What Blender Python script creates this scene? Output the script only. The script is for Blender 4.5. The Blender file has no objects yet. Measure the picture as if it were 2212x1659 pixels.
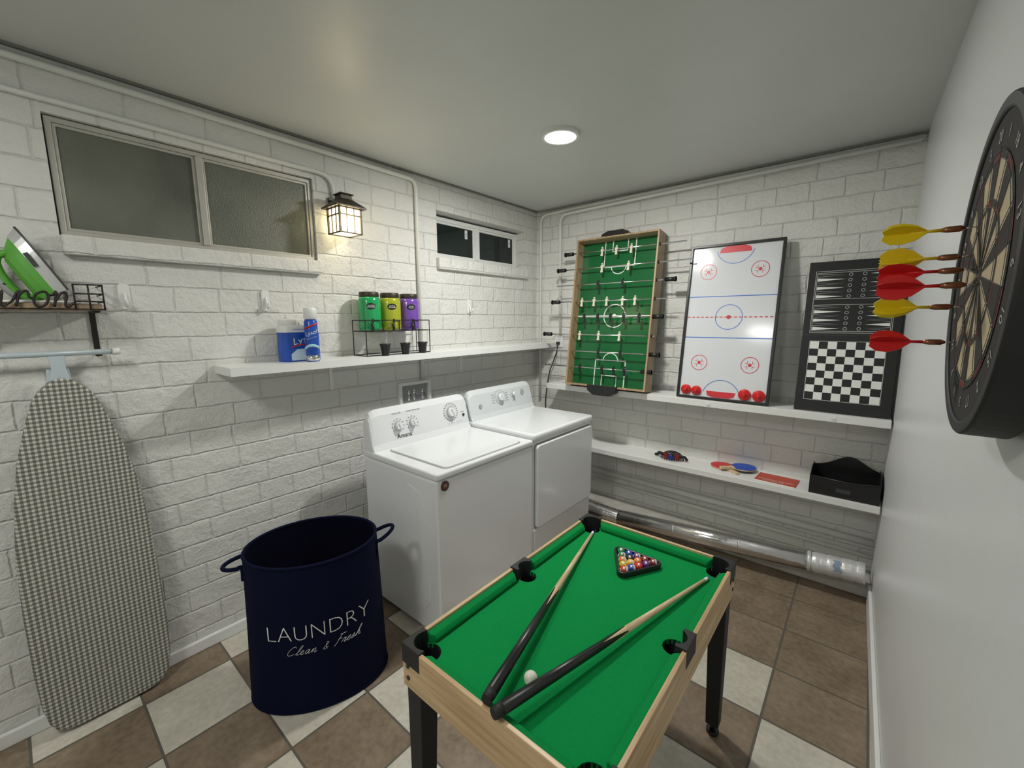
import bpy, bmesh, math, random
from mathutils import Vector, Matrix
random.seed(4)
sc=bpy.context.scene; col=sc.collection
try:
    sc.view_settings.view_transform='Standard'
except Exception: pass
pi=math.pi
# ---------------------------------------------------------------- materials
def newmat(name):
    m=bpy.data.materials.new(name); m.use_nodes=True; nt=m.node_tree
    return m,nt,nt.nodes['Principled BSDF']
def pm(name,c,rough=.5,metal=0,var=.06,scale=20,bump=0,bscale=80,coat=0,spec=.5,trans=0):
    m,nt,b=newmat(name); N=nt.nodes; L=nt.links
    tc=N.new('ShaderNodeTexCoord'); no=N.new('ShaderNodeTexNoise'); no.inputs['Scale'].default_value=scale; no.inputs['Detail'].default_value=3
    L.new(tc.outputs['Object'],no.inputs['Vector'])
    mx=N.new('ShaderNodeMix'); mx.data_type='RGBA'
    mx.inputs[6].default_value=[max(0,x*(1-var)) for x in c]+[1]; mx.inputs[7].default_value=[min(1,x*(1+var)) for x in c]+[1]
    L.new(no.outputs['Fac'],mx.inputs[0]); L.new(mx.outputs[2],b.inputs['Base Color'])
    b.inputs['Roughness'].default_value=rough; b.inputs['Metallic'].default_value=metal
    b.inputs['Specular IOR Level'].default_value=spec
    b.inputs['Coat Weight'].default_value=coat
    b.inputs['Transmission Weight'].default_value=trans
    if bump:
        n2=N.new('ShaderNodeTexNoise'); n2.inputs['Scale'].default_value=bscale; n2.inputs['Detail'].default_value=4
        L.new(tc.outputs['Object'],n2.inputs['Vector'])
        bp=N.new('ShaderNodeBump'); bp.inputs['Strength'].default_value=bump; bp.inputs['Distance'].default_value=.003
        L.new(n2.outputs['Fac'],bp.inputs['Height']); L.new(bp.outputs['Normal'],b.inputs['Normal'])
    return m
def brickmat(name,ax,c1,c2,cm):
    m,nt,b=newmat(name); N=nt.nodes; L=nt.links
    tc=N.new('ShaderNodeTexCoord'); sp=N.new('ShaderNodeSeparateXYZ'); cb=N.new('ShaderNodeCombineXYZ')
    L.new(tc.outputs['Object'],sp.inputs[0]); L.new(sp.outputs[ax],cb.inputs[0]); L.new(sp.outputs[2],cb.inputs[1])
    wn=N.new('ShaderNodeTexNoise'); wn.inputs['Scale'].default_value=14; wn.inputs['Detail'].default_value=3
    L.new(tc.outputs['Object'],wn.inputs['Vector'])
    vs=N.new('ShaderNodeVectorMath'); vs.operation='SCALE'; vs.inputs[3].default_value=.012; L.new(wn.outputs['Color'],vs.inputs[0])
    va=N.new('ShaderNodeVectorMath'); va.operation='ADD'; L.new(cb.outputs[0],va.inputs[0]); L.new(vs.outputs[0],va.inputs[1])
    br=N.new('ShaderNodeTexBrick'); br.inputs['Scale'].default_value=1; br.inputs['Brick Width'].default_value=.25
    br.inputs['Row Height'].default_value=.1; br.inputs['Mortar Size'].default_value=.0065; br.inputs['Mortar Smooth'].default_value=1.0
    br.squash=.62; br.squash_frequency=3; br.offset=.45; br.offset_frequency=2
    br.inputs['Color1'].default_value=c1+(1,); br.inputs['Color2'].default_value=c2+(1,); br.inputs['Mortar'].default_value=cm+(1,)
    L.new(va.outputs[0],br.inputs['Vector']); L.new(br.outputs['Color'],b.inputs['Base Color'])
    n2=N.new('ShaderNodeTexNoise'); n2.inputs['Scale'].default_value=48; n2.inputs['Detail'].default_value=6; n2.inputs['Roughness'].default_value=.65
    L.new(tc.outputs['Object'],n2.inputs['Vector'])
    n3=N.new('ShaderNodeTexNoise'); n3.inputs['Scale'].default_value=8; n3.inputs['Detail'].default_value=2; L.new(tc.outputs['Object'],n3.inputs['Vector'])
    mu=N.new('ShaderNodeMath'); mu.operation='MULTIPLY'; mu.inputs[1].default_value=-.46; L.new(br.outputs['Fac'],mu.inputs[0])
    ma=N.new('ShaderNodeMath'); ma.operation='MULTIPLY_ADD'; ma.inputs[1].default_value=1.0; L.new(n2.outputs['Fac'],ma.inputs[0]); L.new(mu.outputs[0],ma.inputs[2])
    mb=N.new('ShaderNodeMath'); mb.operation='MULTIPLY_ADD'; mb.inputs[1].default_value=2.0; L.new(n3.outputs['Fac'],mb.inputs[0]); L.new(ma.outputs[0],mb.inputs[2])
    bp=N.new('ShaderNodeBump'); bp.inputs['Strength'].default_value=1.0; bp.inputs['Distance'].default_value=.009
    L.new(mb.outputs[0],bp.inputs['Height']); L.new(bp.outputs['Normal'],b.inputs['Normal'])
    b.inputs['Roughness'].default_value=.36
    return m
def tilemat():
    m,nt,b=newmat('floor_tile'); N=nt.nodes; L=nt.links
    tc=N.new('ShaderNodeTexCoord'); sp=N.new('ShaderNodeSeparateXYZ'); L.new(tc.outputs['Object'],sp.inputs[0])
    def M(op,a,bv=None,cv=None):
        n=N.new('ShaderNodeMath'); n.operation=op
        for i,v in enumerate((a,bv,cv)):
            if v is None: continue
            if isinstance(v,(int,float)): n.inputs[i].default_value=v
            else: L.new(v,n.inputs[i])
        return n.outputs[0]
    fx=M('DIVIDE',M('SUBTRACT',sp.outputs[0],.165),.305); fy=M('DIVIDE',M('SUBTRACT',sp.outputs[1],.18),.29)
    ix=M('FLOOR',fx); iy=M('FLOOR',fy)
    par=M('FLOORED_MODULO',M('ADD',ix,iy),2.0)
    far=M('GREATER_THAN',iy,5.5); brown=M('MAXIMUM',M('GREATER_THAN',par,.5),far)
    dx=M('ABSOLUTE',M('SUBTRACT',M('FRACT',fx),.5)); dy=M('ABSOLUTE',M('SUBTRACT',M('FRACT',fy),.5))
    gr=M('GREATER_THAN',M('MAXIMUM',dx,dy),.486)
    no=N.new('ShaderNodeTexNoise'); no.inputs['Scale'].default_value=7; no.inputs['Detail'].default_value=8; no.inputs['Roughness'].default_value=.6
    L.new(tc.outputs['Object'],no.inputs['Vector'])
    n2=N.new('ShaderNodeTexNoise'); n2.inputs['Scale'].default_value=45; n2.inputs['Detail'].default_value=5; L.new(tc.outputs['Object'],n2.inputs['Vector'])
    wn=N.new('ShaderNodeTexWhiteNoise'); wn.noise_dimensions='2D'; cbv=N.new('ShaderNodeCombineXYZ'); L.new(ix,cbv.inputs[0]); L.new(iy,cbv.inputs[1]); L.new(cbv.outputs[0],wn.inputs['Vector'])
    nf0=M('MULTIPLY_ADD',n2.outputs['Fac'],.5,M('MULTIPLY',no.outputs['Fac'],.62))
    nf=M('ADD',nf0,M('MULTIPLY',M('SUBTRACT',wn.outputs['Value'],.5),.09))
    def ramp(c1,c2):
        r=N.new('ShaderNodeValToRGB'); r.color_ramp.elements[0].position=.38; r.color_ramp.elements[1].position=.76
        r.color_ramp.elements[0].color=c1+(1,); r.color_ramp.elements[1].color=c2+(1,); L.new(nf,r.inputs[0]); return r.outputs[0]
    cr=ramp((.48,.45,.37),(.70,.67,.58)); bn=ramp((.155,.112,.074),(.31,.24,.17))
    mx=N.new('ShaderNodeMix'); mx.data_type='RGBA'; L.new(brown,mx.inputs[0]); L.new(cr,mx.inputs[6]); L.new(bn,mx.inputs[7])
    m2=N.new('ShaderNodeMix'); m2.data_type='RGBA'; L.new(gr,m2.inputs[0]); L.new(mx.outputs[2],m2.inputs[6]); m2.inputs[7].default_value=(.125,.11,.09,1)
    L.new(m2.outputs[2],b.inputs['Base Color'])
    b.inputs['Roughness'].default_value=.42
    hh=M('MULTIPLY_ADD',gr,-1.0,M('MULTIPLY',nf,.3)); bp=N.new('ShaderNodeBump'); bp.inputs['Strength'].default_value=.6; bp.inputs['Distance'].default_value=.003
    L.new(hh,bp.inputs['Height']); L.new(bp.outputs['Normal'],b.inputs['Normal'])
    return m
def gingham():
    m,nt,b=newmat('gingham_cloth'); N=nt.nodes; L=nt.links
    tc=N.new('ShaderNodeTexCoord'); sp=N.new('ShaderNodeSeparateXYZ'); L.new(tc.outputs['Object'],sp.inputs[0])
    def st(o):
        a=N.new('ShaderNodeMath'); a.operation='DIVIDE'; a.inputs[1].default_value=.0142; L.new(o,a.inputs[0])
        f=N.new('ShaderNodeMath'); f.operation='FRACT'; L.new(a.outputs[0],f.inputs[0])
        g=N.new('ShaderNodeMath'); g.operation='GREATER_THAN'; g.inputs[1].default_value=.48; L.new(f.outputs[0],g.inputs[0]); return g.outputs[0]
    s=N.new('ShaderNodeMath'); s.operation='ADD'; L.new(st(sp.outputs[1]),s.inputs[0]); L.new(st(sp.outputs[2]),s.inputs[1])
    d=N.new('ShaderNodeMath'); d.operation='MULTIPLY'; d.inputs[1].default_value=.5; L.new(s.outputs[0],d.inputs[0])
    r=N.new('ShaderNodeValToRGB'); r.color_ramp.interpolation='CONSTANT'
    r.color_ramp.elements[0].color=(.60,.585,.53,1); r.color_ramp.elements[1].color=(.115,.12,.10,1); r.color_ramp.elements[1].position=.9
    e=r.color_ramp.elements.new(.3); e.color=(.265,.265,.23,1)
    L.new(d.outputs[0],r.inputs[0]); L.new(r.outputs[0],b.inputs['Base Color']); b.inputs['Roughness'].default_value=.9
    n2=N.new('ShaderNodeTexNoise'); n2.inputs['Scale'].default_value=9; L.new(tc.outputs['Object'],n2.inputs['Vector'])
    bp=N.new('ShaderNodeBump'); bp.inputs['Strength'].default_value=.6; bp.inputs['Distance'].default_value=.012; L.new(n2.outputs['Fac'],bp.inputs['Height']); L.new(bp.outputs['Normal'],b.inputs['Normal'])
    return m
def woodmat(name,c1,c2,ax=0,scale=30,rough=.4):
    m,nt,b=newmat(name); N=nt.nodes; L=nt.links
    tc=N.new('ShaderNodeTexCoord'); mp=N.new('ShaderNodeMapping'); s=[scale*2.2]*3; s[ax]=scale*.12
    mp.inputs['Scale'].default_value=s; L.new(tc.outputs['Object'],mp.inputs[0])
    no=N.new('ShaderNodeTexNoise'); no.inputs['Scale'].default_value=1; no.inputs['Detail'].default_value=6; L.new(mp.outputs[0],no.inputs['Vector'])
    r=N.new('ShaderNodeValToRGB'); r.color_ramp.elements[0].position=.35; r.color_ramp.elements[1].position=.68
    r.color_ramp.elements[0].color=c1+(1,); r.color_ramp.elements[1].color=c2+(1,); L.new(no.outputs['Fac'],r.inputs[0]); L.new(r.outputs[0],b.inputs['Base Color'])
    b.inputs['Roughness'].default_value=rough; return m
def emat(name,c,s):
    m,nt,b=newmat(name); b.inputs['Base Color'].default_value=tuple(c)+(1,)
    no=nt.nodes.new('ShaderNodeTexNoise'); no.inputs['Scale'].default_value=12
    r=nt.nodes.new('ShaderNodeMapRange'); r.inputs[3].default_value=s*.92; r.inputs[4].default_value=s*1.08
    nt.links.new(no.outputs['Fac'],r.inputs[0]); nt.links.new(r.outputs[0],b.inputs['Emission Strength'])
    b.inputs['Emission Color'].default_value=tuple(c)+(1,); return m
MB1=brickmat('painted_block_left',1,(.77,.77,.735),(.75,.75,.71),(.71,.71,.675))
MB2=brickmat('painted_block_back',0,(.77,.77,.735),(.75,.75,.71),(.71,.71,.675))
MWALL=pm('smooth_wall_paint',(.69,.715,.715),.33,var=.02,bump=.12,bscale=60)
MCEIL=pm('ceiling_paint',(.60,.615,.59),.42,var=.05,scale=3,bump=.35,bscale=18)
MTILE=tilemat(); MGING=gingham()
WHITE=pm('white_paint',(.80,.81,.79),.35,var=.02)
PIPE=pm('pipe_paint',(.74,.745,.70),.4,var=.05,scale=10,bump=.2)
APPL=pm('white_enamel',(.78,.80,.82),.22,var=.01,coat=.3)
APPL2=pm('grey_white_plastic',(.66,.69,.71),.35,var=.02)
BLACK=pm('black_plastic',(.012,.012,.013),.35,var=.2)
BLACKM=pm('matte_black',(.010,.010,.011),.6,var=.3)
WIRE=pm('black_wire',(.014,.012,.011),.45,metal=.2)
OAK=woodmat('oak_laminate',(.44,.29,.145),(.68,.50,.29),1)
OAKX=woodmat('oak_laminate_cross',(.44,.29,.145),(.68,.50,.29),0)
OAKZ=woodmat('oak_laminate_upright',(.30,.20,.105),(.47,.34,.20),2)
LWOOD=woodmat('light_maple',(.58,.42,.24),(.74,.58,.38),1,40)
DWOOD=woodmat('plank_wood',(.22,.15,.09),(.42,.31,.19),1,30)
FELT=pm('green_felt',(.003,.245,.058),.95,var=.10,scale=120,bump=.3,bscale=400,spec=.12)
FELT2=pm('green_cushion',(.003,.23,.054),.95,var=.10,scale=120,bump=.3,bscale=400,spec=.12)
PITCH=pm('green_pitch',(.007,.115,.032),.20,var=.06,scale=5)
MARK=pm('white_marking',(.80,.82,.78),.4,var=.02)
CHROME=pm('chrome_steel',(.75,.75,.75),.15,metal=1)
ALU=pm('foil_duct',(.78,.78,.78),.18,metal=1,bump=.5,bscale=40)
WRAP=pm('crumpled_foil_tape',(.74,.75,.75),.35,metal=.4,var=.2,scale=25,bump=1.0,bscale=30)
FRAME=pm('aluminium_frame',(.50,.49,.44),.4,metal=.35,var=.15,scale=8)
FROST=pm('frosted_glass_night',(.13,.14,.11),.30,var=.75,scale=3.0,bump=.8,bscale=180)
DARKG=pm('dark_window_glass',(.012,.02,.018),.06,var=.5,scale=2)
NAVY=pm('navy_felt',(.004,.006,.024),.95,var=.25,scale=200,bump=.4,bscale=300,spec=.1)
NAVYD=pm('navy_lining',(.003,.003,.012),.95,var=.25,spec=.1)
RED=pm('red_plastic',(.62,.015,.015),.35); YEL=pm('yellow_plastic',(.80,.60,.01),.4)
REDL=pm('red_print',(.62,.03,.04),.4); BLUEL=pm('blue_print',(.04,.16,.55),.4); HOCK=pm('white_laminate',(.68,.70,.73),.12,var=.015)
BLUE=pm('blue_rubber',(.01,.08,.5),.4); LBL=pm('blue_label',(.012,.08,.46),.3,var=.3,scale=14)
ORED=pm('red_booklet_cover',(.56,.05,.02),.35)
GRN=pm('lime_plastic',(.10,.36,.045),.35); GREY=pm('grey_plastic',(.32,.33,.33),.35); LGREY=pm('pale_blue_grey_metal',(.50,.58,.62),.35,metal=.1)
SILV=pm('silver_plastic',(.50,.51,.50),.3,metal=.2); DGRY=pm('dark_grey_plastic',(.05,.055,.055),.4)
BRONZE=pm('dark_bronze',(.05,.042,.03),.45,metal=.5)
BRASS=pm('copper_barrel',(.30,.13,.07),.3,metal=.8)
CREAM=pm('sisal_cream',(.46,.38,.25),.9,var=.12,scale=300); SBLK=pm('sisal_black',(.022,.02,.018),.9,var=.3,scale=300)
SRED=pm('sisal_red',(.13,.022,.02),.9); SGRN=pm('sisal_green',(.022,.04,.028),.9)
JG=pm('green_soap_jar',(.01,.34,.10),.15,coat=.5); JY=pm('yellow_soap_jar',(.36,.40,.02),.15,coat=.5); JP=pm('purple_soap_jar',(.17,.07,.40),.15,coat=.5)
GLOW=emat('lantern_glass',(1,.83,.50),7); LED=emat('led_disc',(1,.98,.93),14)
FIG=pm('cream_figure',(.68,.65,.50),.4)
# ---------------------------------------------------------------- builder
class B:
    def __init__(s): s.v=[];s.f=[];s.m=[];s.s=[]
    def add(s,vs,fs,m=0,sm=False):
        o=len(s.v); s.v+=[Vector(v) for v in vs]
        for f in fs: s.f.append([o+i for i in f]); s.m.append(m); s.s.append(sm)
        return s
    def box(s,x0,y0,z0,x1,y1,z1,m=0):
        return s.add([(x0,y0,z0),(x1,y0,z0),(x1,y1,z0),(x0,y1,z0),(x0,y0,z1),(x1,y0,z1),(x1,y1,z1),(x0,y1,z1)],
            [(0,3,2,1),(4,5,6,7),(0,1,5,4),(1,2,6,5),(2,3,7,6),(3,0,4,7)],m)
    def cyl(s,p0,p1,r0,r1=None,n=24,m=0,caps=True,sm=True):
        r1=r0 if r1 is None else r1; p0=Vector(p0);p1=Vector(p1); d=(p1-p0).normalized()
        a=d.orthogonal().normalized(); b=d.cross(a)
        vs=[]; 
        for p,r in((p0,r0),(p1,r1)):
            for i in range(n):
                t=2*pi*i/n; vs.append(p+a*(r*math.cos(t))+b*(r*math.sin(t)))
        s.add(vs,[(i,(i+1)%n,n+(i+1)%n,n+i) for i in range(n)],m,sm)
        if caps: s.add(vs[:n],[list(range(n))[::-1]],m); s.add(vs[n:],[list(range(n))],m)
        return s
    def tube(s,pts,r,n=8,m=0,closed=False):
        pts=[Vector(p) for p in pts]; k=len(pts); rings=[]; a=None
        for i in range(k):
            if closed: d=(pts[(i+1)%k]-pts[i-1]).normalized()
            else: d=(pts[min(i+1,k-1)]-pts[max(i-1,0)]).normalized()
            if a is None: a=d.orthogonal().normalized()
            else: a=(a-d*a.dot(d)).normalized()
            b=d.cross(a); rr=r[i] if isinstance(r,(list,tuple)) else r
            rings.append([pts[i]+a*(rr*math.cos(2*pi*j/n))+b*(rr*math.sin(2*pi*j/n)) for j in range(n)])
        vs=[v for q in rings for v in q]; fs=[]
        for i in range(k if closed else k-1):
            i2=(i+1)%k
            for j in range(n): fs.append((i*n+j,i*n+(j+1)%n,i2*n+(j+1)%n,i2*n+j))
        s.add(vs,fs,m,True)
        if not closed: s.add(rings[0],[list(range(n))[::-1]],m); s.add(rings[-1],[list(range(n))],m)
        return s
    def prism(s,poly,ax,a,b,m=0,sm=False):
        def P(p,t): return {'x':(t,p[0],p[1]),'y':(p[0],t,p[1]),'z':(p[0],p[1],t)}[ax]
        n=len(poly); s.add([P(p,a) for p in poly],[list(range(n))],m); s.add([P(p,b) for p in poly],[list(range(n))],m)
        s.add([P(p,a) for p in poly]+[P(p,b) for p in poly],[(i,(i+1)%n,n+(i+1)%n,n+i) for i in range(n)],m,sm); return s
    def ring(s,po,pi_,ax,a,b,m=0):
        def P(p,t): return {'x':(t,p[0],p[1]),'y':(p[0],t,p[1]),'z':(p[0],p[1],t)}[ax]
        n=len(po)
        vs=[P(p,a) for p in po]+[P(p,a) for p in pi_]+[P(p,b) for p in po]+[P(p,b) for p in pi_]
        fs=[]
        for i in range(n):
            j=(i+1)%n; fs+=[(i,j,n+j,n+i),(2*n+i,2*n+j,3*n+j,3*n+i),(i,j,2*n+j,2*n+i),(n+i,n+j,3*n+j,3*n+i)]
        return s.add(vs,fs,m)
    def lathe(s,prof,c=(0,0,0),n=28,m=0,sx=1,sy=1,sm=True):
        c=Vector(c); vs=[];k=len(prof)
        for r,z in prof:
            for i in range(n): t=2*pi*i/n; vs.append(c+Vector((r*sx*math.cos(t),r*sy*math.sin(t),z)))
        fs=[(i*n+j,i*n+(j+1)%n,(i+1)*n+(j+1)%n,(i+1)*n+j) for i in range(k-1) for j in range(n)]
        s.add(vs,fs,m,sm)
        if prof[0][0]>1e-5: s.add(vs[:n],[list(range(n))[::-1]],m)
        if prof[-1][0]>1e-5: s.add(vs[-n:],[list(range(n))],m)
        return s
    def sphere(s,c,r,m=0,n=20,sx=1,sy=1,sz=1):
        k=n//2; return s.lathe([(max(r*math.sin(pi*i/k),1e-6),-r*sz*math.cos(pi*i/k)) for i in range(k+1)],c,n,m,sx,sy)
    def text(s,body,size,f,m=0,ext=0,align='CENTER',off=0):
        cu=bpy.data.curves.new('t','FONT'); cu.body=body; cu.size=size; cu.align_x=align; cu.extrude=ext; cu.resolution_u=3; cu.offset=off
        ob=bpy.data.objects.new('t',cu); col.objects.link(ob); dg=bpy.context.evaluated_depsgraph_get(); dg.update()
        me=bpy.data.meshes.new_from_object(ob.evaluated_get(dg))
        s.add([f(v.co.x,v.co.y,v.co.z) for v in me.vertices],[list(p.vertices) for p in me.polygons],m)
        bpy.data.objects.remove(ob); bpy.data.curves.remove(cu); bpy.data.meshes.remove(me); return s
    def xf(s,M,start=0):
        for i in range(start,len(s.v)): s.v[i]=M@s.v[i]
        return s
    def obj(s,name,mats,parent=None,origin=(0,0,0),bevel=0,fix=True,label=None,cat=None,group=None,kind=None,seg=2):
        if not isinstance(mats,(list,tuple)): mats=[mats]
        me=bpy.data.meshes.new(name); o=Vector(origin)
        me.from_pydata([v-o for v in s.v],[],s.f)
        for m in mats: me.materials.append(m)
        for p,mi,sm in zip(me.polygons,s.m,s.s): p.material_index=mi; p.use_smooth=sm
        bm=bmesh.new(); bm.from_mesh(me)
        if fix:
            bmesh.ops.remove_doubles(bm,verts=bm.verts,dist=1e-6); bmesh.ops.recalc_face_normals(bm,faces=bm.faces)
        bm.to_mesh(me); bm.free()
        ob=bpy.data.objects.new(name,me); col.objects.link(ob)
        if parent: ob.parent=parent
        ob.location=o
        if bevel:
            md=ob.modifiers.new('bevel','BEVEL'); md.width=bevel; md.segments=seg; md.limit_method='ANGLE'; md.angle_limit=math.radians(40)
        if label: ob['label']=label
        if cat: ob['category']=cat
        if group: ob['group']=group
        if kind: ob['kind']=kind
        return ob
def thing(name,label,cat,loc=(0,0,0),rot=None,group=None):
    e=bpy.data.objects.new(name,None); e.empty_display_size=.05; col.objects.link(e)
    if rot is not None: e.matrix_world=Matrix.Translation(loc)@rot.to_4x4()
    else: e.location=loc
    e['label']=label; e['category']=cat
    if group: e['group']=group
    return e
def arc(c,r,a0,a1,n=12): return [(c[0]+r*math.cos(math.radians(a0+(a1-a0)*i/n)),c[1]+r*math.sin(math.radians(a0+(a1-a0)*i/n))) for i in range(n+1)]
def rrect(x0,y0,x1,y1,r,n=5): return arc((x1-r,y1-r),r,0,90,n)+arc((x0+r,y1-r),r,90,180,n)+arc((x0+r,y0+r),r,180,270,n)+arc((x1-r,y0+r),r,270,360,n)
def bend(pts,r=.07,n=6):
    out=[Vector(pts[0])]
    for i in range(1,len(pts)-1):
        p=Vector(pts[i]);a=(Vector(pts[i-1])-p).normalized();b=(Vector(pts[i+1])-p).normalized()
        A=p+a*r;Bq=p+b*r
        for k in range(n+1):
            t=k/n; out.append((1-t)**2*A+2*t*(1-t)*p+t*t*Bq)
    out.append(Vector(pts[-1])); return out
def catm(p,n=6):
    p=[Vector(q) for q in p]; q=[p[0]]+p+[p[-1]]; out=[]
    for i in range(1,len(q)-2):
        for k in range(n):
            t=k/n; a,b,c,d=q[i-1],q[i],q[i+1],q[i+2]
            out.append(.5*((2*b)+(c-a)*t+(2*a-5*b+4*c-d)*t*t+(3*b-a-3*c+d)*t**3))
    out.append(p[-1]); return out
GL={'C':(1.45,[[(1.3,1.7),(1.0,2.1),(.5,1.9),(.1,1.1),(.2,.3),(.7,0),(1.4,.3)]]),
'l':(.75,[[(0,.1),(.5,.9),(.75,1.9),(.6,2.2),(.4,1.7),(.35,.5),(.5,0),(.8,.2)]]),
'e':(.85,[[(0,.2),(.5,.6),(.6,.9),(.4,1.0),(.15,.6),(.25,.1),(.6,0),(.9,.3)]]),
'a':(1.1,[[(.75,.85),(.4,1),(.1,.5),(.3,.05),(.6,.3),(.8,.95),(.75,.3),(.95,0),(1.15,.3)]]),
'n':(1.15,[[(0,.3),(.2,.9),(.2,.05)],[(.2,.1),(.35,.7),(.6,1),(.75,.7),(.75,.1),(.95,0),(1.2,.3)]]),
'&':(1.3,[[(1.1,.5),(.6,0),(.2,.3),(.5,.9),(.75,1.4),(.5,1.7),(.3,1.4),(.6,.7),(1.1,0)]]),
'F':(1.25,[[(.75,2.25),(.55,1.4),(.4,.5),(.15,-.15)],[(.35,2.2),(.75,2.28),(1.55,2.25)],[(.3,1.2),(.7,1.25),(1.15,1.2)]]),
'r':(.85,[[(0,.2),(.3,1.1),(.4,.85),(.7,.9),(.6,.3),(.7,0),(.95,.3)]]),
's':(.75,[[(0,.2),(.4,1.0),(.5,.5),(.45,.05),(.1,.05)],[(.4,.0),(.8,.3)]]),
'h':(1.15,[[(0,.1),(.5,1.2),(.6,2.1),(.4,2.2),(.3,1.2),(.2,0)],[(.2,.05),(.45,.8),(.7,.95),(.75,.3),(.9,0),(1.2,.3)]]),
' ':(.8,[]),
'I':(.80,[[(0,.25),(.22,.95),(.24,.25),(.38,.02),(.80,.35)],[(.27,1.32),(.31,1.40)]]),
'R':(.90,[[(0,.35),(.22,1.0),(.22,.0)],[(.22,.55),(.42,.92),(.62,.98),(.72,.86)],[(.72,.86),(.80,.60),(.95,.55)]]),
'O':(1.10,[[(.55,.98),(.22,.80),(.15,.40),(.38,.02),(.75,.10),(.90,.52),(.76,.90),(.55,.98)],[(.80,.85),(.95,.75),(1.15,.80)]]),
'N':(1.20,[[(0,.75),(.16,.98),(.18,.0)],[(.18,.35),(.42,.88),(.66,.95),(.76,.70),(.76,.22),(.90,.0),(1.25,.30)]])}
def script(b,word,size,f,r,x0=0,slant=.25,m=0,sp=1.0):
    x=x0/size
    for ch in word:
        w,ss=GL[ch]
        for s_ in ss:
            pts=catm([((x+p[0]+slant*p[1])*size,p[1]*size,0) for p in s_],5)
            b.tube([f(p.x,p.y,0) for p in pts],r,6,m)
        x+=w*sp
    return x*size
# ---------------------------------------------------------------- room
D=2.919; H=2.329
def wx(y): return 2.30+.017*(D-y)
B().box(-.2,-1.45,-.06,2.55,3.05,0).obj('floor',MTILE,kind='structure')
B().box(-.2,-1.45,H,2.55,3.05,H+.06).obj('ceiling',MCEIL,kind='structure')
Y1a,Y1b,Z1a,Z1b=.165,1.065,1.757,2.15
Y2a,Y2b,Z2a,Z2b=1.85,2.76,1.86,2.15
b=B(); ys=[-1.4,Y1a,Y1b,Y2a,Y2b,3.02]
for a,c in((ys[0],ys[1]),(ys[2],ys[3]),(ys[4],ys[5])): b.box(-.16,a,0,0,c,H)
b.box(-.16,Y1a,0,0,Y1b,Z1a).box(-.16,Y1a,Z1b,0,Y1b,H).box(-.16,Y2a,0,0,Y2b,Z2a).box(-.16,Y2a,Z2b,0,Y2b,H)
b.obj('wall_left',MB1,kind='structure',fix=False)
B().box(0,D,0,2.5,D+.1,H).obj('wall_back',MB2,kind='structure')
B().prism([(wx(-1.4),-1.4),(2.5,-1.4),(2.5,D),(wx(D),D)],'z',0,H).obj('wall_right',MWALL,kind='structure')
B().box(0,-1.4,0,2.5,-1.3,H).obj('wall_front',MWALL,kind='structure')
B().box(0,-1.3,0,.018,1.11,.055).box(0,1.11,0,.018,2.7,.055).obj('baseboard_left',WHITE,kind='structure',bevel=.006)
B().prism([(wx(-1.3)-.014,-1.3),(wx(-1.3),-1.3),(wx(2.72),2.72),(wx(2.72)-.014,2.72)],'z',0,.095).obj('baseboard_right',WHITE,kind='structure',bevel=.003)
B().box(.0,2.745,0,wx(2.8)-.001,D,.075).obj('trim_1',pm('footing_paint',(.50,.49,.44),.7,var=.3,scale=15,bump=.6,bscale=30),kind='structure',bevel=.01)
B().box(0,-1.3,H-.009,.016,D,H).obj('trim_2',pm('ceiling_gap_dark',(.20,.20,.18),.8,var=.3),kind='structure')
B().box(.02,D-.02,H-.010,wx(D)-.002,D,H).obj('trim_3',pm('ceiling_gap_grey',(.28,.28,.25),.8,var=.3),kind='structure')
B().box(0,Y1a,1.690,.035,1.072,1.756).obj('trim_4',MB1,kind='structure',bevel=.006)
B().box(0,1.84,1.785,.03,2.775,1.858).obj('trim_5',MB1,kind='structure',bevel=.006)
def window(name,xa,y0,y1,z0,z1,ym,glass,fm,ft,shift):
    b=B(); x1=xa+.03
    b.ring([(y0,z0),(y1,z0),(y1,z1),(y0,z1)],[(y0+ft,z0+ft),(y1-ft,z0+ft),(y1-ft,z1-ft),(y0+ft,z1-ft)],'x',xa,x1)
    f2=ft*.6
    b.box(xa+.004,ym-ft*.7,z0+ft,x1+.006,ym+ft*.7,z1-ft)
    for (a,c) in ((y0+ft,ym-ft*.7),(ym+ft*.7,y1-ft)):
        b.ring([(a,z0+ft),(c,z0+ft),(c,z1-ft),(a,z1-ft)],[(a+f2,z0+ft+f2),(c-f2,z0+ft+f2),(c-f2,z1-ft-f2),(a+f2,z1-ft-f2)],'x',xa+.006,x1-.006)
    o=b.obj(name,fm,kind='structure',bevel=.002)
    for (a,c) in ((y0+ft,ym-ft*.7),(ym+ft*.7,y1-ft)):
        B().box(xa+.010,a,z0+ft,xa+.016,c,z1-ft).obj('glass_pane',glass,parent=o)
    return o
w1=window('window_1',-.045,Y1a+.005,Y1b-.002,Z1a+.002,Z1b-.004,.60,FROST,FRAME,.017,0)
w2=window('window_2',-.115,Y2a+.002,Y2b-.002,Z2a+.002,Z2b-.012,2.30,DARKG,WHITE,.026,0)
for yy in (2.225,2.70): B().box(-.098,yy-.035,2.03,-.097,yy-.01,2.09).box(-.097,yy-.033,2.06,-.0965,yy-.012,2.064,1).box(-.097,yy-.033,2.045,-.0965,yy-.016,2.048,1).obj('sticker',[WHITE,BLUEL],parent=w2)
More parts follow.
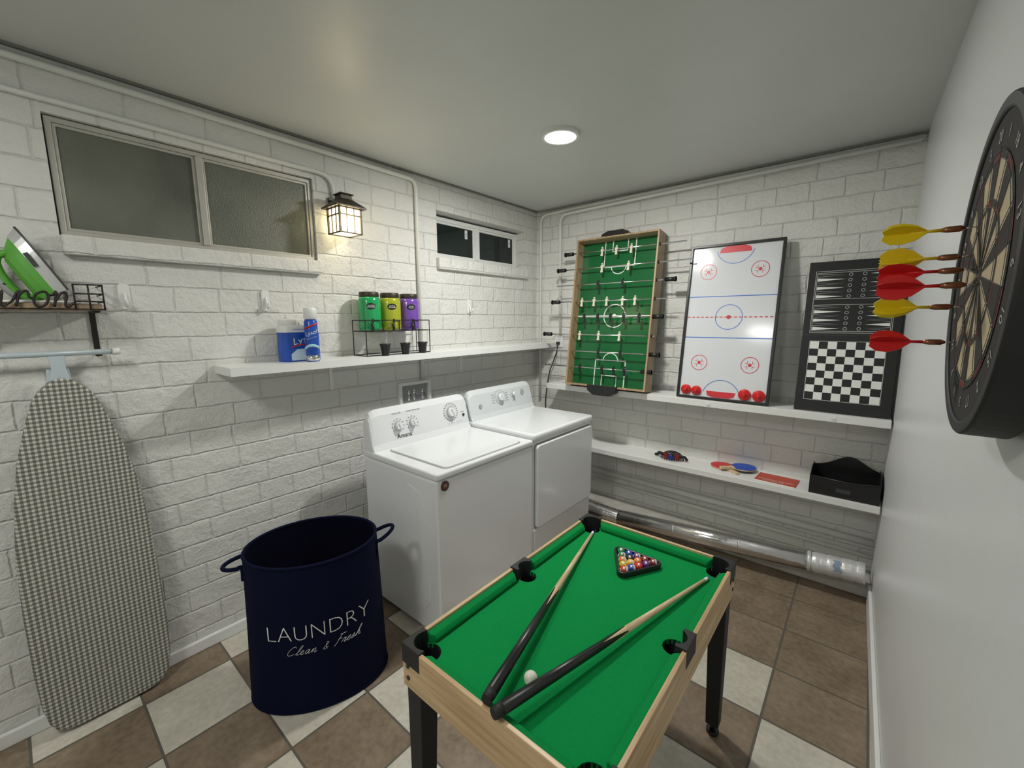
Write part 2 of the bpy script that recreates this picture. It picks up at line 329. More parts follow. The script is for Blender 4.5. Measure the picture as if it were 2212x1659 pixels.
# ---------------------------------------------------------------- conduits
def pipe(pts,r,label,br=.07,name='conduit_pipe'):
    b=B().tube(bend(pts,br),r,12)
    return b.obj(name,PIPE,label=label,cat='pipe',origin=pts[0])
p=pipe([(.014,-1.28,2.295),(.014,1.684,2.285),(.014,1.684,1.085)],.0115,'white painted conduit running along ceiling then down block wall',.05)
pipe([(.012,-1.28,2.195),(.012,1.16,2.183),(.012,1.165,2.07)],.010,'white painted conduit curving down to wall lantern',.07)
pipe([(wx(D)-.01,D-.032,2.302),(.05,D-.014,2.292),(.05,D-.014,.78)],.0105,'white painted conduit following ceiling and turning down corner',.07)
pipe([(wx(D)-.02,D-.055,2.285),(.25,D-.034,2.262),(.25,D-.014,1.33)],.0105,'white painted conduit dropping to wall outlet',.07)
pipe([(.56,D-.02,.275),(2.30,D-.02,.245)],.018,'white painted pipe along block wall below shelf')
pipe([(.56,D-.02,.205),(2.30,D-.02,.165)],.011,'thin white pipe beneath thicker pipe on block wall')
# ---------------------------------------------------------------- ceiling light and added fill lamp
def clight(x,y,w,R):
    e=thing('ceiling_light','round white flush LED ceiling light glowing brightly','light',(x,y,H-.02))
    B().ring([(R*1.17*math.cos(2*pi*i/40),R*1.17*math.sin(2*pi*i/40)) for i in range(40)],[(R*math.cos(2*pi*i/40),R*math.sin(2*pi*i/40)) for i in range(40)],'z',.004,.02).obj('trim_ring',WHITE,parent=e)
    B().cyl((0,0,.006),(0,0,.018),R,n=40).obj('led_lens',LED,parent=e)
    l=bpy.data.lights.new('lamp','AREA'); l.shape='DISK'; l.size=2*R; l.energy=w; l.color=(1,.985,.94)
    lo=bpy.data.objects.new('ceiling_lamp',l); col.objects.link(lo); lo.parent=e; lo.location=(0,0,.003)
clight(.96,1.81,22,.075)
clight(1.15,-.55,10.5,.20)  # added soft fill lamp, unseen behind the camera, shaped like the ceiling light
# ---------------------------------------------------------------- wall lantern
def lantern():
    cx,cy,zb=.105,1.165,1.885
    e=thing('wall_lantern','dark bronze mission style wall lantern with glowing amber glass panes','lamp',(0,cy,zb))
    s=.056
    B().box(0,-.03,.06,.014,.03,.19).box(.01,-.012,.155,.10,.012,.172).obj('wall_bracket',BRONZE,parent=e,bevel=.002)
    b=B(); R=.078
    def fr(r0,z0,r1,z1,b=b):
        vs=[(cx-r0,-r0,z0),(cx+r0,-r0,z0),(cx+r0,r0,z0),(cx-r0,r0,z0),(cx-r1,-r1,z1),(cx+r1,-r1,z1),(cx+r1,r1,z1),(cx-r1,r1,z1)]
        b.add(vs,[(0,3,2,1),(4,5,6,7),(0,1,5,4),(1,2,6,5),(2,3,7,6),(3,0,4,7)])
    fr(R,.122,R,.128); fr(R,.128,.03,.168); fr(.03,.168,.028,.188); fr(.036,.188,.034,.194)
    b.obj('roof',BRONZE,parent=e)
    b=B().box(cx-s+.004,-s+.004,.006,cx+s-.004,s-.004,.12); b.obj('glass_shade',GLOW,parent=e)
    b=B(); t=.0045
    for sx in(-1,1):
        for sy in(-1,1): b.box(cx+sx*s-t,sy*s-t,0,cx+sx*s+t,sy*s+t,.124)
    for z in(.0,.084,.118):
        for q in(-1,1):
            b.box(cx-s,q*s-t*.7,z,cx+s,q*s+t*.7,z+.006); b.box(cx+q*s-t*.7,-s,z,cx+q*s+t*.7,s,z+.006)
    for q in(-1,1):
        for k in(-.35,.35):
            b.box(cx+k*s-.002,q*s-t*.6,0,cx+k*s+.002,q*s+t*.6,.12); b.box(cx+q*s-t*.6,k*s-.002,0,cx+q*s+t*.6,k*s+.002,.12)
    b.obj('cage',BRONZE,parent=e)
    l=bpy.data.lights.new('lantern_bulb','POINT'); l.energy=1.0; l.color=(1,.83,.52); l.shadow_soft_size=.03
    lo=bpy.data.objects.new('lantern_bulb',l); col.objects.link(lo); lo.parent=e; lo.location=(cx+.10,0.0,.06)
lantern()
# ---------------------------------------------------------------- wall hooks
for y in (.310,.801,2.118):
    e=thing('wall_hook','white plastic adhesive hook on painted block wall','hook',(0,y,1.505),group='adhesive hooks on block wall')
    B().prism(rrect(-.017,0,.017,.095,.012),'x',0,.008).obj('base_plate',WHITE,parent=e,bevel=.002)
    B().tube(catm([(.008,0,.06),(.016,0,.04),(.018,0,.02),(.028,0,.012),(.036,0,.022),(.036,0,.034)]),.006,8).obj('hook_arm',WHITE,parent=e)
# ---------------------------------------------------------------- shelves
b=B(); zt=1.27; zb=1.235
b.box(.026,.572,zb,.205,2.905,zt).box(0,.572,zb,.026,1.668,zt).box(0,1.70,zb,.026,2.905,zt)
e=thing('wall_shelf','long white painted shelf on block wall above laundry machines','shelf',(0,.572,zb))
b.obj('shelf_board',WHITE,parent=e,origin=(0,0,0)).location=(0,-.572,-zb)
for y in (1.09,2.03):
    B().box(0,y-.572-.010,-.14,.006,y-.572+.010,0).box(.006,y-.572-.010,-.006,.17,y-.572+.010,0).obj('bracket',WHITE,parent=e)
def bshelf(name,x0,x1,z0,z1,dep,label):
    e=thing(name,label,'shelf',(x0,D-dep,z0)); 
    B().box(0,0,0,x1-x0,dep,z1-z0).obj('shelf_board',WHITE,parent=e,bevel=.002)
    B().box(0,dep-.02,-.03,x1-x0,dep,0).obj('cleat',WHITE,parent=e)
    if z0>.8:
        for x in (.59*(x1-x0),.89*(x1-x0)):
            B().box(x-.012,-.002,.008,x+.012,0,.026).box(x-.008,-.003,.012,x+.008,-.002,.022,1).obj('clip',[WHITE,APPL2],parent=e)
bshelf('wall_shelf',.27,wx(2.8)-.006,.928,.968,.23,'long white painted shelf on rear block wall holding game boards')
bshelf('wall_shelf',.56,wx(2.8)-.006,.492,.527,.235,'long white painted lower shelf holding small game pieces')
# ---------------------------------------------------------------- iron rack
def ironrack():
    zb=1.497; e=thing('iron_rack','wooden plank wall rack with black wire rail and cursive word','rack',(0,0,zb))
    B().box(.005,-.26,.0,.14,.23,.022).obj('plank',DWOOD,parent=e,bevel=.002)
    b=B(); x=.148
    for z in(.004,): b.tube([(x,-.26,z),(x,.235,z)],.0024,6)
    for (ya,yb) in((-.24,-.17),(.165,.235)):
        for z in(.030,.055,.085): b.tube([(x,ya,z),(x,yb,z)],.0026,6)
        for y in(ya,(ya+yb)/2,yb): b.tube([(x,y,.0),(x,y,.087)],.0026,6)
    for z in(.004,.030,.055,.085): b.tube([(x,.235,z),(.004,.235,z)],.0026,6)
    b.obj('wire_rail',WIRE,parent=e)
    b=B(); script(b,'IRON',.041,lambda a,c,d:Vector((.153,a,c*1.2+.010)),.0036,x0=-.006,slant=.25)
    b.obj('lettering',WIRE,parent=e)
    for y in(-.2,.215):
        B().box(0,y-.008,-.16,.006,y+.008,0).box(.006,y-.008,-.007,.14,y+.008,0).box(.006,y-.008,-.16,.03,y+.008,-.153).box(.024,y-.008,-.16,.03,y+.008,-.14).obj('bracket',WIRE,parent=e)
ironrack()
def iron():
    Lg=.215
    def fw(a,k): return k*max(.0,(1-(a/Lg)**2.4))**.62
    A=Vector((0,-.438,.899)); Cc=Vector((0,-.899,-.438)); X=Vector((1,0,0)); O=Vector((.066,.158,.046))
    def F(a,w,c): return O+A*a+X*w+Cc*c
    e=thing('clothes_iron','lime green and grey steam iron standing upright on rack','iron',(0,0,1.520))
    def loft(levels,name,mat):
        b=B(); n=14; rings=[]
        for (c,k,a0,a1) in levels:
            ring=[]
            for i in range(n+1):
                t=i/n; aa=Lg*t; ring.append(F(a0+(a1-a0)*t,fw(aa,k),c))
            for i in range(n,-1,-1):
                t=i/n; aa=Lg*t; ring.append(F(a0+(a1-a0)*t,-fw(aa,k),c))
            rings.append(ring)
        m=len(rings[0]); vs=[v for r in rings for v in r]
        fs=[(i*m+j,i*m+(j+1)%m,(i+1)*m+(j+1)%m,(i+1)*m+j) for i in range(len(rings)-1) for j in range(m)]
        b.add(vs,fs,0,False); b.add(rings[0],[list(range(m))]); b.add(rings[-1],[list(range(m))])
        b.obj(name,mat,parent=e)
    loft([(0,.050,0,Lg),(.006,.050,0,Lg)],'soleplate',DGRY)
    loft([(.006,.049,.0,.211),(.034,.046,.0,.194)],'skirt',SILV)
    loft([(.034,.046,0,.190),(.052,.042,.0,.172),(.070,.034,.0,.15),(.078,.022,.01,.13)],'body',GRN)
    B().box(-.001,.0,0,.001,.045,.012).xf(Matrix.Translation(F(.09,.047,.022))@Matrix.Rotation(math.radians(116),4,'X')).obj('badge',DGRY,parent=e)
    b=B().tube(catm([F(.150,0,.058),F(.150,0,.085),F(.120,0,.104),F(.06,0,.111),F(.018,0,.098),F(.005,0,.065)]),.012,12)
    b.obj('handle',GRN,parent=e)
    b=B().tube(catm([F(.14,0,.108),F(.07,0,.122),F(.022,0,.112)]),.011,8); b.obj('grip',GREY,parent=e)
    b=B().prism([(0,0),(.04,0),(.04,.008),(0,.008)],'x',-.03,.03)
    b.xf(Matrix.Translation((.072,.03,.003))); b.obj('heel_rest',GREY,parent=e)
    B().tube(catm([(.03,.03,.004),(.10,.0,.004),(.12,.08,.004),(.09,.13,.006),(.12,.17,.004),(.08,.19,.004)]),.004,6).obj('power_cord',WHITE,parent=e)
iron()
# ---------------------------------------------------------------- ironing board
def iboard():
    e=thing('ironing_board','ironing board with grey and white gingham cover against block wall','ironing board',(.05,.105,0))
    k=.966
    prof=[(1.272,.0),(1.262,.032),(1.235,.060),(1.20,.080),(1.13,.103),(1.0,.137),(.86,.160),(.68,.178),(.48,.186),(.25,.187),(.12,.182),(.06,.172),(.03,.158),(.014,.135),(.006,.10)]
    R=[(w*k+.002*math.sin(z*9),z) for z,w in prof]; Lf=[(-w*k,z) for z,w in prof]
    outline=R+Lf[::-1][:-1]
    n=len(outline); vs=[]
    levels=[(.0,.94),(.006,.99),(.02,1.0),(.030,.99),(.036,.955)]
    for x,s in levels:
        for (y,z) in outline:
            yy=y*s+.004; zz=(z-.62)*(1-(1-s)*.35)+.62
            sh=(1.272-z)*.006
            vs.append((x+.012+sh,yy,max(zz,.003)))
    fs=[(i*n+j,i*n+(j+1)%n,(i+1)*n+(j+1)%n,(i+1)*n+j) for i in range(len(levels)-1) for j in range(n)]
    b=B().add(vs,fs,0,True); b.add(vs[:n],[list(range(n))]); b.add(vs[-n:],[list(range(n))])
    b.obj('cover',MGING,parent=e)
    B().tube([(.012,-.36,1.353),(.012,.142,1.353)],.010,12).obj('foot_bar',LGREY,parent=e)
    B().tube([(.012,.142,1.353),(.012,.163,1.353)],.013,12).obj('foot_cap',WHITE,parent=e)
    B().prism([(-.020,1.35),(.024,1.35),(.020,1.30),(.034,1.235),(-.030,1.235),(-.016,1.30)],'x',.004,.018).obj('leg_neck',LGREY,parent=e,bevel=.004)
    B().tube([(0,-.02,1.3),(0,-.10,.2)],.007,8).obj('leg',LGREY,parent=e)
    B().tube([(0,.02,1.3),(0,.10,.2)],.007,8).obj('leg',LGREY,parent=e)
iboard()
# ---------------------------------------------------------------- cleaning supplies
def wipes():
    e=thing('wipes_pack','blue and white shrink wrapped pack of disinfecting wipes canisters','wipes pack',(.078,.905,zt))
    W=.088; B().prism(rrect(-.048,-W,.048,W,.030),'z',0,.135).obj('wrap_body',LBL,parent=e,bevel=.002)
    B().prism(rrect(-.048,-W,.048,W,.030),'z',.135,.168).obj('wrap_top',WHITE,parent=e,bevel=.003)
    for y in(-.044,.044):
        B().lathe([(.040,.166),(.040,.170),(.041,.172),(.041,.190),(.036,.195),(.016,.196)],n=32,c=(0,y,0)).obj('lid',WHITE,parent=e)
    x=.0485
    b=B(); b.prism([(-W+.03,.006),(-W+.03,.035),(-.03,.058),(.02,.060),(W-.03,.044),(W-.03,.006)],'x',x-.001,x+.0006).obj('print_band',pm('aqua_print',(.62,.78,.90),.3),parent=e)
    b=B(); b.text('Lysol',.050,lambda a,c,d:Vector((x+.0012,a+.004,.088+c*.9+a*.22))); b.obj('lettering',MARK,parent=e,fix=False)
    b=B(); b.text('DISINFECTING WIPES',.0095,lambda a,c,d:Vector((x+.0014,a+.0,.146+c)),0); b.obj('small_lettering',BLUEL,parent=e,fix=False)
    b=B(); b.tube(catm([(x,-.056,.068),(x,-.02,.077),(x,.02,.078),(x,.056,.066)]),.003,6).obj('red_swoosh',RED,parent=e)
wipes()
def spray():
    x,y=.170,.925; e=thing('spray_can','blue and white disinfectant spray can with white cap on shelf','spray can',(x,y,zt))
    B().lathe([(.027,0),(.029,.003),(.029,.185),(.022,.197)],n=32).obj('can_body',LBL,parent=e)
    B().lathe([(.024,.195),(.0285,.198),(.0275,.243),(.025,.248)],n=32).obj('cap',WHITE,parent=e)
    B().lathe([(.0294,.004),(.0294,.03)],n=32).obj('can_base',CHROME,parent=e)
    b=B(); 
    def f(a,c,d,z0=.125): t=a/.03-.44; return Vector((.0302*math.cos(t),.0302*math.sin(t),z0+c+a*.3))
    b.text('Lysol',.027,f); b.text('DISINFECTANT SPRAY',.005,lambda a,c,d:f(a,c,d,.108)); b.obj('lettering',MARK,parent=e,fix=False)
    b=B(); pts=[(.0298*math.cos(k/8*1.1-.44),.0298*math.sin(k/8*1.1-.44),.165+.012*k/8) for k in range(-8,9)]
    b.tube(pts,.0035,6); b.obj('swoosh',RED,parent=e)
    b=B(); pts=[(.0298*math.cos(k/8*1.1-.44),.0298*math.sin(k/8*1.1-.44),.075-.012*(k/8)**2) for k in range(-8,9)]
    b.tube(pts,.007,6); b.obj('graphic_band',pm('aqua_band',(.4,.7,.85),.3),parent=e)
spray()
def jarrack():
    e=thing('wire_stand','black wire stand holding soap dispensers on shelf','stand',(.0,1.215,zt))
    b=B(); r=.0026; x0,x1=.030,.158; W=.42
    for x in(x0,x1):
        for y in(0,W): b.tube([(x,y,0.003),(x,y,.19)],r,6)
        for z in(.003,.132,.19): b.tube([(x,0,z),(x,W,z)],r,6)
        b.tube([(x,W*.5,.132),(x,W*.5,.19)],r,6); b.tube([(x,W*.25,.132),(x,W*.25,.19)],r,6); b.tube([(x,W*.75,.132),(x,W*.75,.19)],r,6)
    for y in(0,W):
        for z in(.003,.132,.19): b.tube([(x0,y,z),(x1,y,z)],r,6)
    for k in range(1,9): y=W*k/9; b.tube([(x0,y,.132),(x1,y,.132)],r,6)
    b.obj('wire_frame',WIRE,parent=e)
jarrack()
for (y,mt,cn,tx) in((1.283,JG,'green','LAUNDRY\nDETERGENT'),(1.412,JY,'yellow','FABRIC\nSOFTENER'),(1.540,JP,'purple','SCENT\nBOOST')):
    z0=zt+.1355; e=thing('soap_dispenser','glass jar of %s laundry liquid with dark lid and tap'%cn,'dispenser',(.094,y,z0),group='laundry liquid dispensers on wire stand')
    B().lathe([(.050,0),(.058,.006),(.059,.02),(.059,.155),(.054,.172),(.047,.180)],n=32).obj('jar',mt,parent=e)
    B().lathe([(.050,.176),(.051,.180),(.051,.200),(.048,.204)],n=32).obj('lid',BRONZE,parent=e)
    b=B(); th=-.40
    def f(a,c,d,z0=.13,rr=.0605,th=th): t=a/.06+th; return Vector((rr*math.cos(t),rr*math.sin(t),z0+c))
    el=[(.026*math.cos(2*pi*i/24),.017*math.sin(2*pi*i/24)) for i in range(24)]
    b.add([f(p_[0],p_[1],0,.128,.0598) for p_ in el]+[f(0,0,0,.128,.0602)],[(i,(i+1)%24,24) for i in range(24)],0)
    b.text(tx,.0085,lambda a,c,d:f(a,c,d,.129),1); b.obj('chalk_label',[BLACKM,MARK],parent=e,fix=False)
    b=B().cyl((.056*math.cos(th),.056*math.sin(th),.03),(.085*math.cos(th),.085*math.sin(th),.03),.008,n=12)
    b.cyl((.080*math.cos(th),.080*math.sin(th),.036),(.080*math.cos(th),.080*math.sin(th),.0),.007,n=12)
    b.box(.076,-.036,.040,.082,-.028,.062)
    b.obj('tap',BLACK,parent=e)
for y in(1.318,1.448,1.568):
    e=B().lathe([(.019,0),(.0275,.058),(.0295,.058),(.0295,.064),(.026,.064),(.018,.004),(.0001,.004)],n=24,c=(.172,y,zt)).obj('measuring_cup',BLACK,origin=(.172,y,zt),label='small black tapered cup on shelf below dispenser tap',cat='cup',group='black cups beneath soap dispensers')
e=thing('laundry_valve_box','white recessed laundry water supply box with valves','valve box',(0,1.50,.93))
B().ring([(0,0),(.245,0),(.245,.15),(0,.15)],[(.022,.02),(.223,.02),(.223,.13),(.022,.13)],'x',0,.022).obj('box_frame',WHITE,parent=e,bevel=.002)
B().box(0,.02,.018,.003,.225,.132).obj('back_panel',GREY,parent=e)
for y in(.08,.12,.185):
    B().cyl((.003,y,.03),(.003,y,.10),.008,n=12).cyl((.003,y,.07),(.022,y,.07),.005,n=10).box(.018,y-.014,.066,.022,y+.014,.074).obj('valve',CHROME,parent=e)
e=thing('wall_outlet','white electrical outlet with black plug on block wall','outlet',(.235,D,1.235))
B().prism(rrect(-.036,0,.036,.11,.008),'y',-.010,0).obj('cover_plate',WHITE,parent=e,bevel=.002)
B().prism(rrect(-.015,.060,.015,.09,.006),'y',-.012,-.010).prism(rrect(-.015,.018,.015,.048,.006),'y',-.012,-.010).obj('socket',APPL2,parent=e)
B().box(-.012,-.035,.022,.012,-.012,.045).obj('plug',BLACK,parent=e,bevel=.003)
B().tube(catm([(0,-.03,.022),(-.005,-.04,-.05),(-.06,-.05,-.2),(-.085,-.05,-.32),(-.10,-.05,-.45),(-.09,-.05,-.6)]),.0045,8).obj('power_cord',BLACK,parent=e)
# ---------------------------------------------------------------- washer & dryer
def console(b,y0,y1,zt,h=.205,m=0):
    base=[(.0,0),(.0,.93),(.008,.985),(.022,1.0),(.036,.97),(.050,.85),(.078,.16),(.095,0)]
    secs=[(y0+.004,.62),(y0+.010,.80),(y0+.022,.92),(y0+.04,.98),(y0+.065,1),(y1-.045,1),(y1-.025,.98),(y1-.012,.93),(y1-.005,.84),(y1-.001,.70)]
    n=len(base); vs=[]
    for y,s in secs:
        for (x,z) in base: vs.append((.24+x*(1 if z<.3 else 1),y,zt+z*h*s))
    fs=[(i*n+j,i*n+(j+1)%n,(i+1)*n+(j+1)%n,(i+1)*n+j) for i in range(len(secs)-1) for j in range(n)]
    b.add(vs,fs,m,False); b.add(vs[:n],[list(range(n))],m); b.add(vs[-n:],[list(range(n))],m)
A1=Vector((.24+.050,0,.85*.205)); A2=Vector((.24+.078,0,.16*.205)); UP=(A1-A2).normalized(); NRM=Vector((UP.z,0,-UP.x))
def cf(y,t,off,zt):
    q=A2+(A1-A2)*t+NRM*off; return Vector((q.x,y,q.z+zt))
def knob(e,y,t,zt,r,ring=True):
    b=B()
    if ring: b.cyl(cf(y,t,0,zt),cf(y,t,.003,zt),r*1.35,n=28,m=2)
    b.cyl(cf(y,t,.003,zt),cf(y,t,.008,zt),r*1.03,r,n=28,m=1)
    b.cyl(cf(y,t,.008,zt),cf(y,t,.024,zt),r*.90,r*.74,n=28)
    ux=Vector((0,1,0)); s0=len(b.v); b.box(-.003,-r*.75,-.0,.003,r*.75,.010)
    for i in range(s0,len(b.v)):
        v=b.v[i]; a=math.radians(25); vx=v.x*math.cos(a)-v.y*math.sin(a); vy=v.x*math.sin(a)+v.y*math.cos(a)
        b.v[i]=cf(y,t,.022+v.z*.8,zt)+ux*vx+UP*vy
    b.obj('knob',[APPL,SILV,APPL2],parent=e)
def ctext(b,body,size,y,t,zt,m=0,off=.0012): b.text(body,size,lambda a,c,d:cf(y+a,t,off,zt)+UP*c,m)
def washer():
    y0,y1=1.115,1.797; x0,x1=.24,.81; z=.805
    e=thing('washing_machine','white top loading washing machine with sloped knob console','washing machine',(0,0,0))
    B().box(x0,y0,.02,x1,y1,.77).obj('cabinet',APPL,parent=e,bevel=.012,seg=3)
    B().box(x0-.002,y0-.003,.772,x1+.004,y1+.002,z).obj('top_panel',APPL,parent=e,bevel=.010,seg=3)
    b=B(); console(b,y0,y1,z-.002); b.obj('control_console',APPL,parent=e,bevel=.006)
    B().ring(rrect(.347,y0+.067,.793,y1-.067,.034),rrect(.357,y0+.077,.783,y1-.077,.028),'z',z-.004,z+.0008).obj('lid_seam',GREY,parent=e)
    B().prism(rrect(.355,y0+.075,.785,y1-.075,.03),'z',z-.004,z+.007).obj('lid',APPL,parent=e,bevel=.004)
    b=B().prism([(.62,.12),(.70,.12),(.74,.18),(.75,.40),(.73,.62),(.69,.70),(.60,.72),(.62,.67),(.67,.60),(.69,.42),(.68,.25)],'y',y0-.004,y0+.002)
    b.obj('side_emboss',APPL,parent=e,bevel=.003)
    knob(e,1.283,.48,z,.024); knob(e,1.375,.50,z,.022); knob(e,1.655,.56,z,.033)
    b=B(); ctext(b,'Amana',.034,1.315,.03,z); 
    ctext(b,'WATER LEVEL',.009,1.283,.93,z); ctext(b,'WATER TEMPERATURE',.009,1.39,.93,z); ctext(b,'START',.009,1.745,.45,z)
    for i in range(22):
        t=2*pi*i/22; c=cf(1.655,.56,.0012,z)+Vector((0,1,0))*(.052*math.cos(t))+UP*(.052*math.sin(t)); 
        b.cyl(c,c+NRM*.0006,.0028,n=6)
    for kx in(1.283,1.375):
        for i in range(9):
            t=pi*(i/8*1.4-.2); c=cf(kx,.49,.0012,z)+Vector((0,1,0))*(.037*math.cos(t))+UP*(.037*math.sin(t)); b.cyl(c,c+NRM*.0006,.0024,n=6)
    for i in range(6): c=cf(1.63+i*.02,.10,.0012,z); b.cyl(c,c+NRM*.0006,.0018,n=6)
    c=cf(1.752,.34,.001,z); b.cyl(c,c+NRM*.004,.008,n=14)
    b.obj('lettering',BLACK,parent=e,fix=False)
    b=B().cyl((x1-.001,1.16,.742),(x1+.003,1.16,.742),.023,n=28,m=0).cyl((x1+.003,1.16,.742),(x1+.0036,1.16,.742),.018,n=28,m=1)
    b.text('M',.026,lambda a,c,d:Vector((x1+.0042,1.16+a,.733+c)),2)
    b.obj('badge',[DGRY,pm('maroon_badge',(.12,.03,.03),.3),CREAM],parent=e,fix=False)
    for x in(x0+.05,x1-.05):
        for y in(y0+.05,y1-.05): B().cyl((x,y,0),(x,y,.022),.018,n=12).obj('foot',BLACK,parent=e)
washer()
def dryer():
    y0,y1=1.808,2.452; x0,x1=.24,.81; z=.832
    e=thing('clothes_dryer','white front door clothes dryer with rounded knob console','dryer',(0,0,0))
    B().box(x0,y0,.02,x1-.01,y1,.79).obj('cabinet',APPL,parent=e,bevel=.012,seg=3)
    B().box(x0,y0-.004,.79,x1+.006,y1+.003,z).obj('top_panel',APPL,parent=e,bevel=.016,seg=4)
    b=B(); console(b,y0,y1,z-.002,.185); b.obj('control_console',APPL2,parent=e,bevel=.006)
    B().prism(rrect(y0+.012,.267,y1-.007,.773,.024),'x',x1-.014,x1-.009).obj('door_seam',GREY,parent=e)
    B().prism(rrect(y0+.02,.275,y1-.015,.765,.02),'x',x1-.012,x1+.012).obj('door',APPL,parent=e,bevel=.006,seg=3)
    B().box(x1-.011,y0+.01,.04,x1-.004,y1-.01,.262).obj('toe_panel',APPL,parent=e,bevel=.004)
    knob(e,2.10,.56,z,.030); knob(e,2.235,.60,z,.017)
    b=B()
    for i in range(20):
        t=2*pi*i/20; c=cf(2.10,.56,.0012,z)+Vector((0,1,0))*(.052*math.cos(t))+UP*(.052*math.sin(t)); b.cyl(c,c+NRM*.0006,.002,n=6)
    for a in(-.07,.07):
        for k in range(4): c=cf(2.10+a,.35+k*.12,.0012,z); b.add([c-Vector((0,.012,0)),c+Vector((0,.012,0)),c+Vector((0,.012,0))+UP*.002,c-Vector((0,.012,0))+UP*.002],[(0,1,2,3)])
    ctext(b,'START',.009,2.235,.25,z)
    b.obj('lettering',BLACK,parent=e,fix=False)
    b=B(); c=cf(1.905,.32,0,z); b.cyl(c,c+NRM*.002,.014,n=24,m=0)
    b.text('GE',.012,lambda a,cc,d:cf(1.905+a,.32,.0026,z)+UP*(cc-.004),1)
    b.obj('round_badge',[GREY,MARK],parent=e,fix=False)
    b=B(); c=cf(2.34,.6,0,z); b.cyl(c,c+NRM*.002,.020,n=24,m=0); b.obj('round_sticker',SILV,parent=e)
    for x in(x0+.05,x1-.05):
        for y in(y0+.05,y1-.05): B().cyl((x,y,0),(x,y,.022),.018,n=12).obj('foot',BLACK,parent=e)
dryer()
# ---------------------------------------------------------------- duct
def duct():
    e=thing('vent_duct','silver foil dryer vent duct running along the rear wall','duct',(.95,2.62,.085))
    a=Vector((0,0,0)); c=Vector((1.34,.065,.082)); bq=a+(c-a)*.82
    B().tube([a,bq],.052,28).obj('rigid_section',ALU,parent=e)
    d=(c-a).normalized(); n=24
    B().tube([bq-d*.02+(c-bq)*(i/n) for i in range(n+1)],[.0535+.0018*math.sin(i*2.1)+.0012*math.sin(i*5.3) for i in range(n+1)],28).obj('taped_section',WRAP,parent=e)
    pts=[];rr=[]
    P0=Vector((-.36,-.02,0.02))
    for i in range(41):
        t=i/40; pts.append(P0*(1-t)+a*t); rr.append(.046+.007*(i%2))
    B().tube(pts,rr,20).obj('flexible_section',ALU,parent=e)
    for f_ in(.28,.56): q=a+(c-a)*f_; B().tube([q-d*.004,q+d*.004],.0535,28).obj('duct_joint',ALU,parent=e)
    q=a+(c-a)*.90; s=Vector((0,0,1)).cross(d).normalized(); u=d.cross(s).normalized()
    vs=[]
    for i in range(6):
        an=math.radians(0+i*12)
        for w in(-.014,.014): vs.append(q+d*(w+.006*math.sin(i*2))+(-s*math.cos(an)+u*math.sin(an))*.0572)
    B().add(vs,[(2*i,2*i+1,2*i+3,2*i+2) for i in range(5)],0,True).obj('tape_patch',pm('blue_tape',(.24,.31,.42),.6),parent=e,fix=False)
duct()
# ---------------------------------------------------------------- laundry basket
def basket():
    cx,cy=.556,.69; e1=Vector((.48,.877,0)); e2=Vector((.877,-.48,0))
    e=thing('laundry_basket','tall navy blue fabric laundry basket with two loop handles','laundry basket',(cx,cy,0))
    Hh=.60
    def ab(z): t=z/Hh; return (.258-.018*t, .175+.022*t)
    def P(th,z,k=1): a,bb=ab(z); return e1*(a*k*math.sin(th))+e2*(bb*k*math.cos(th))+Vector((0,0,z))
    n=64
    def shell(k,zs,name,mat,bot):
        vs=[P(2*pi*i/n,z,k*(1+.005*math.sin(3*2*pi*i/n+z*7))) for z in zs for i in range(n)]
        fs=[(r*n+i,r*n+(i+1)%n,(r+1)*n+(i+1)%n,(r+1)*n+i) for r in range(len(zs)-1) for i in range(n)]
        b=B().add(vs,fs,0,True); b.add(vs[:n],[list(range(n))]); b.obj(name,mat,parent=e,fix=False)
    zs=[.004+(Hh-.004)*i/12 for i in range(13)]
    shell(1,zs,'outer_wall',NAVY,0); shell(.975,[.012]+zs[1:],'lining',NAVYD,1)
    B().tube([P(2*pi*i/n,Hh,.99) for i in range(n)],.006,8,closed=True).obj('rim_piping',NAVY,parent=e)
    B().tube([P(2*pi*i/n,.007,.985) for i in range(n)],.006,8,closed=True).obj('base_piping',NAVY,parent=e)
    for s in(-1,1):
        a=ab(Hh)[0]; q=[]
        for k in range(13):
            t=pi*k/12; q.append(e1*(s*(a-.005+.072*math.sin(t)))+e2*(.050*math.cos(t)*1.0)+Vector((0,0,Hh-.035+(.035*math.sin(t) if s>0 else -.01*math.sin(t)))))
        q=[q[0]-Vector((0,0,.05))]+q+[q[-1]-Vector((0,0,.05))]
        B().tube(catm(q,4),.0075,8).obj('handle',NAVY,parent=e)
    def f(x,z,d): 
        a,bb=ab(z); th=math.asin(max(-.99,min(.99,x/a))); return P(th,z,1)+ (e1*math.sin(th)*bb+e2*math.cos(th)*a).normalized()*.0035
    b=B().text('LAUNDRY',.088,lambda x,y,d:f(x*.88+.016,.315+y*1.0,d),off=-.0022); b.obj('lettering',MARK,parent=e,fix=False)
    b=B(); script(b,'Clean & Fresh',.0165,lambda x,y,d:f(x,.257+y,d),.00065,x0=-.100,slant=.55,sp=1.18); b.obj('script_lettering',MARK,parent=e)
basket()
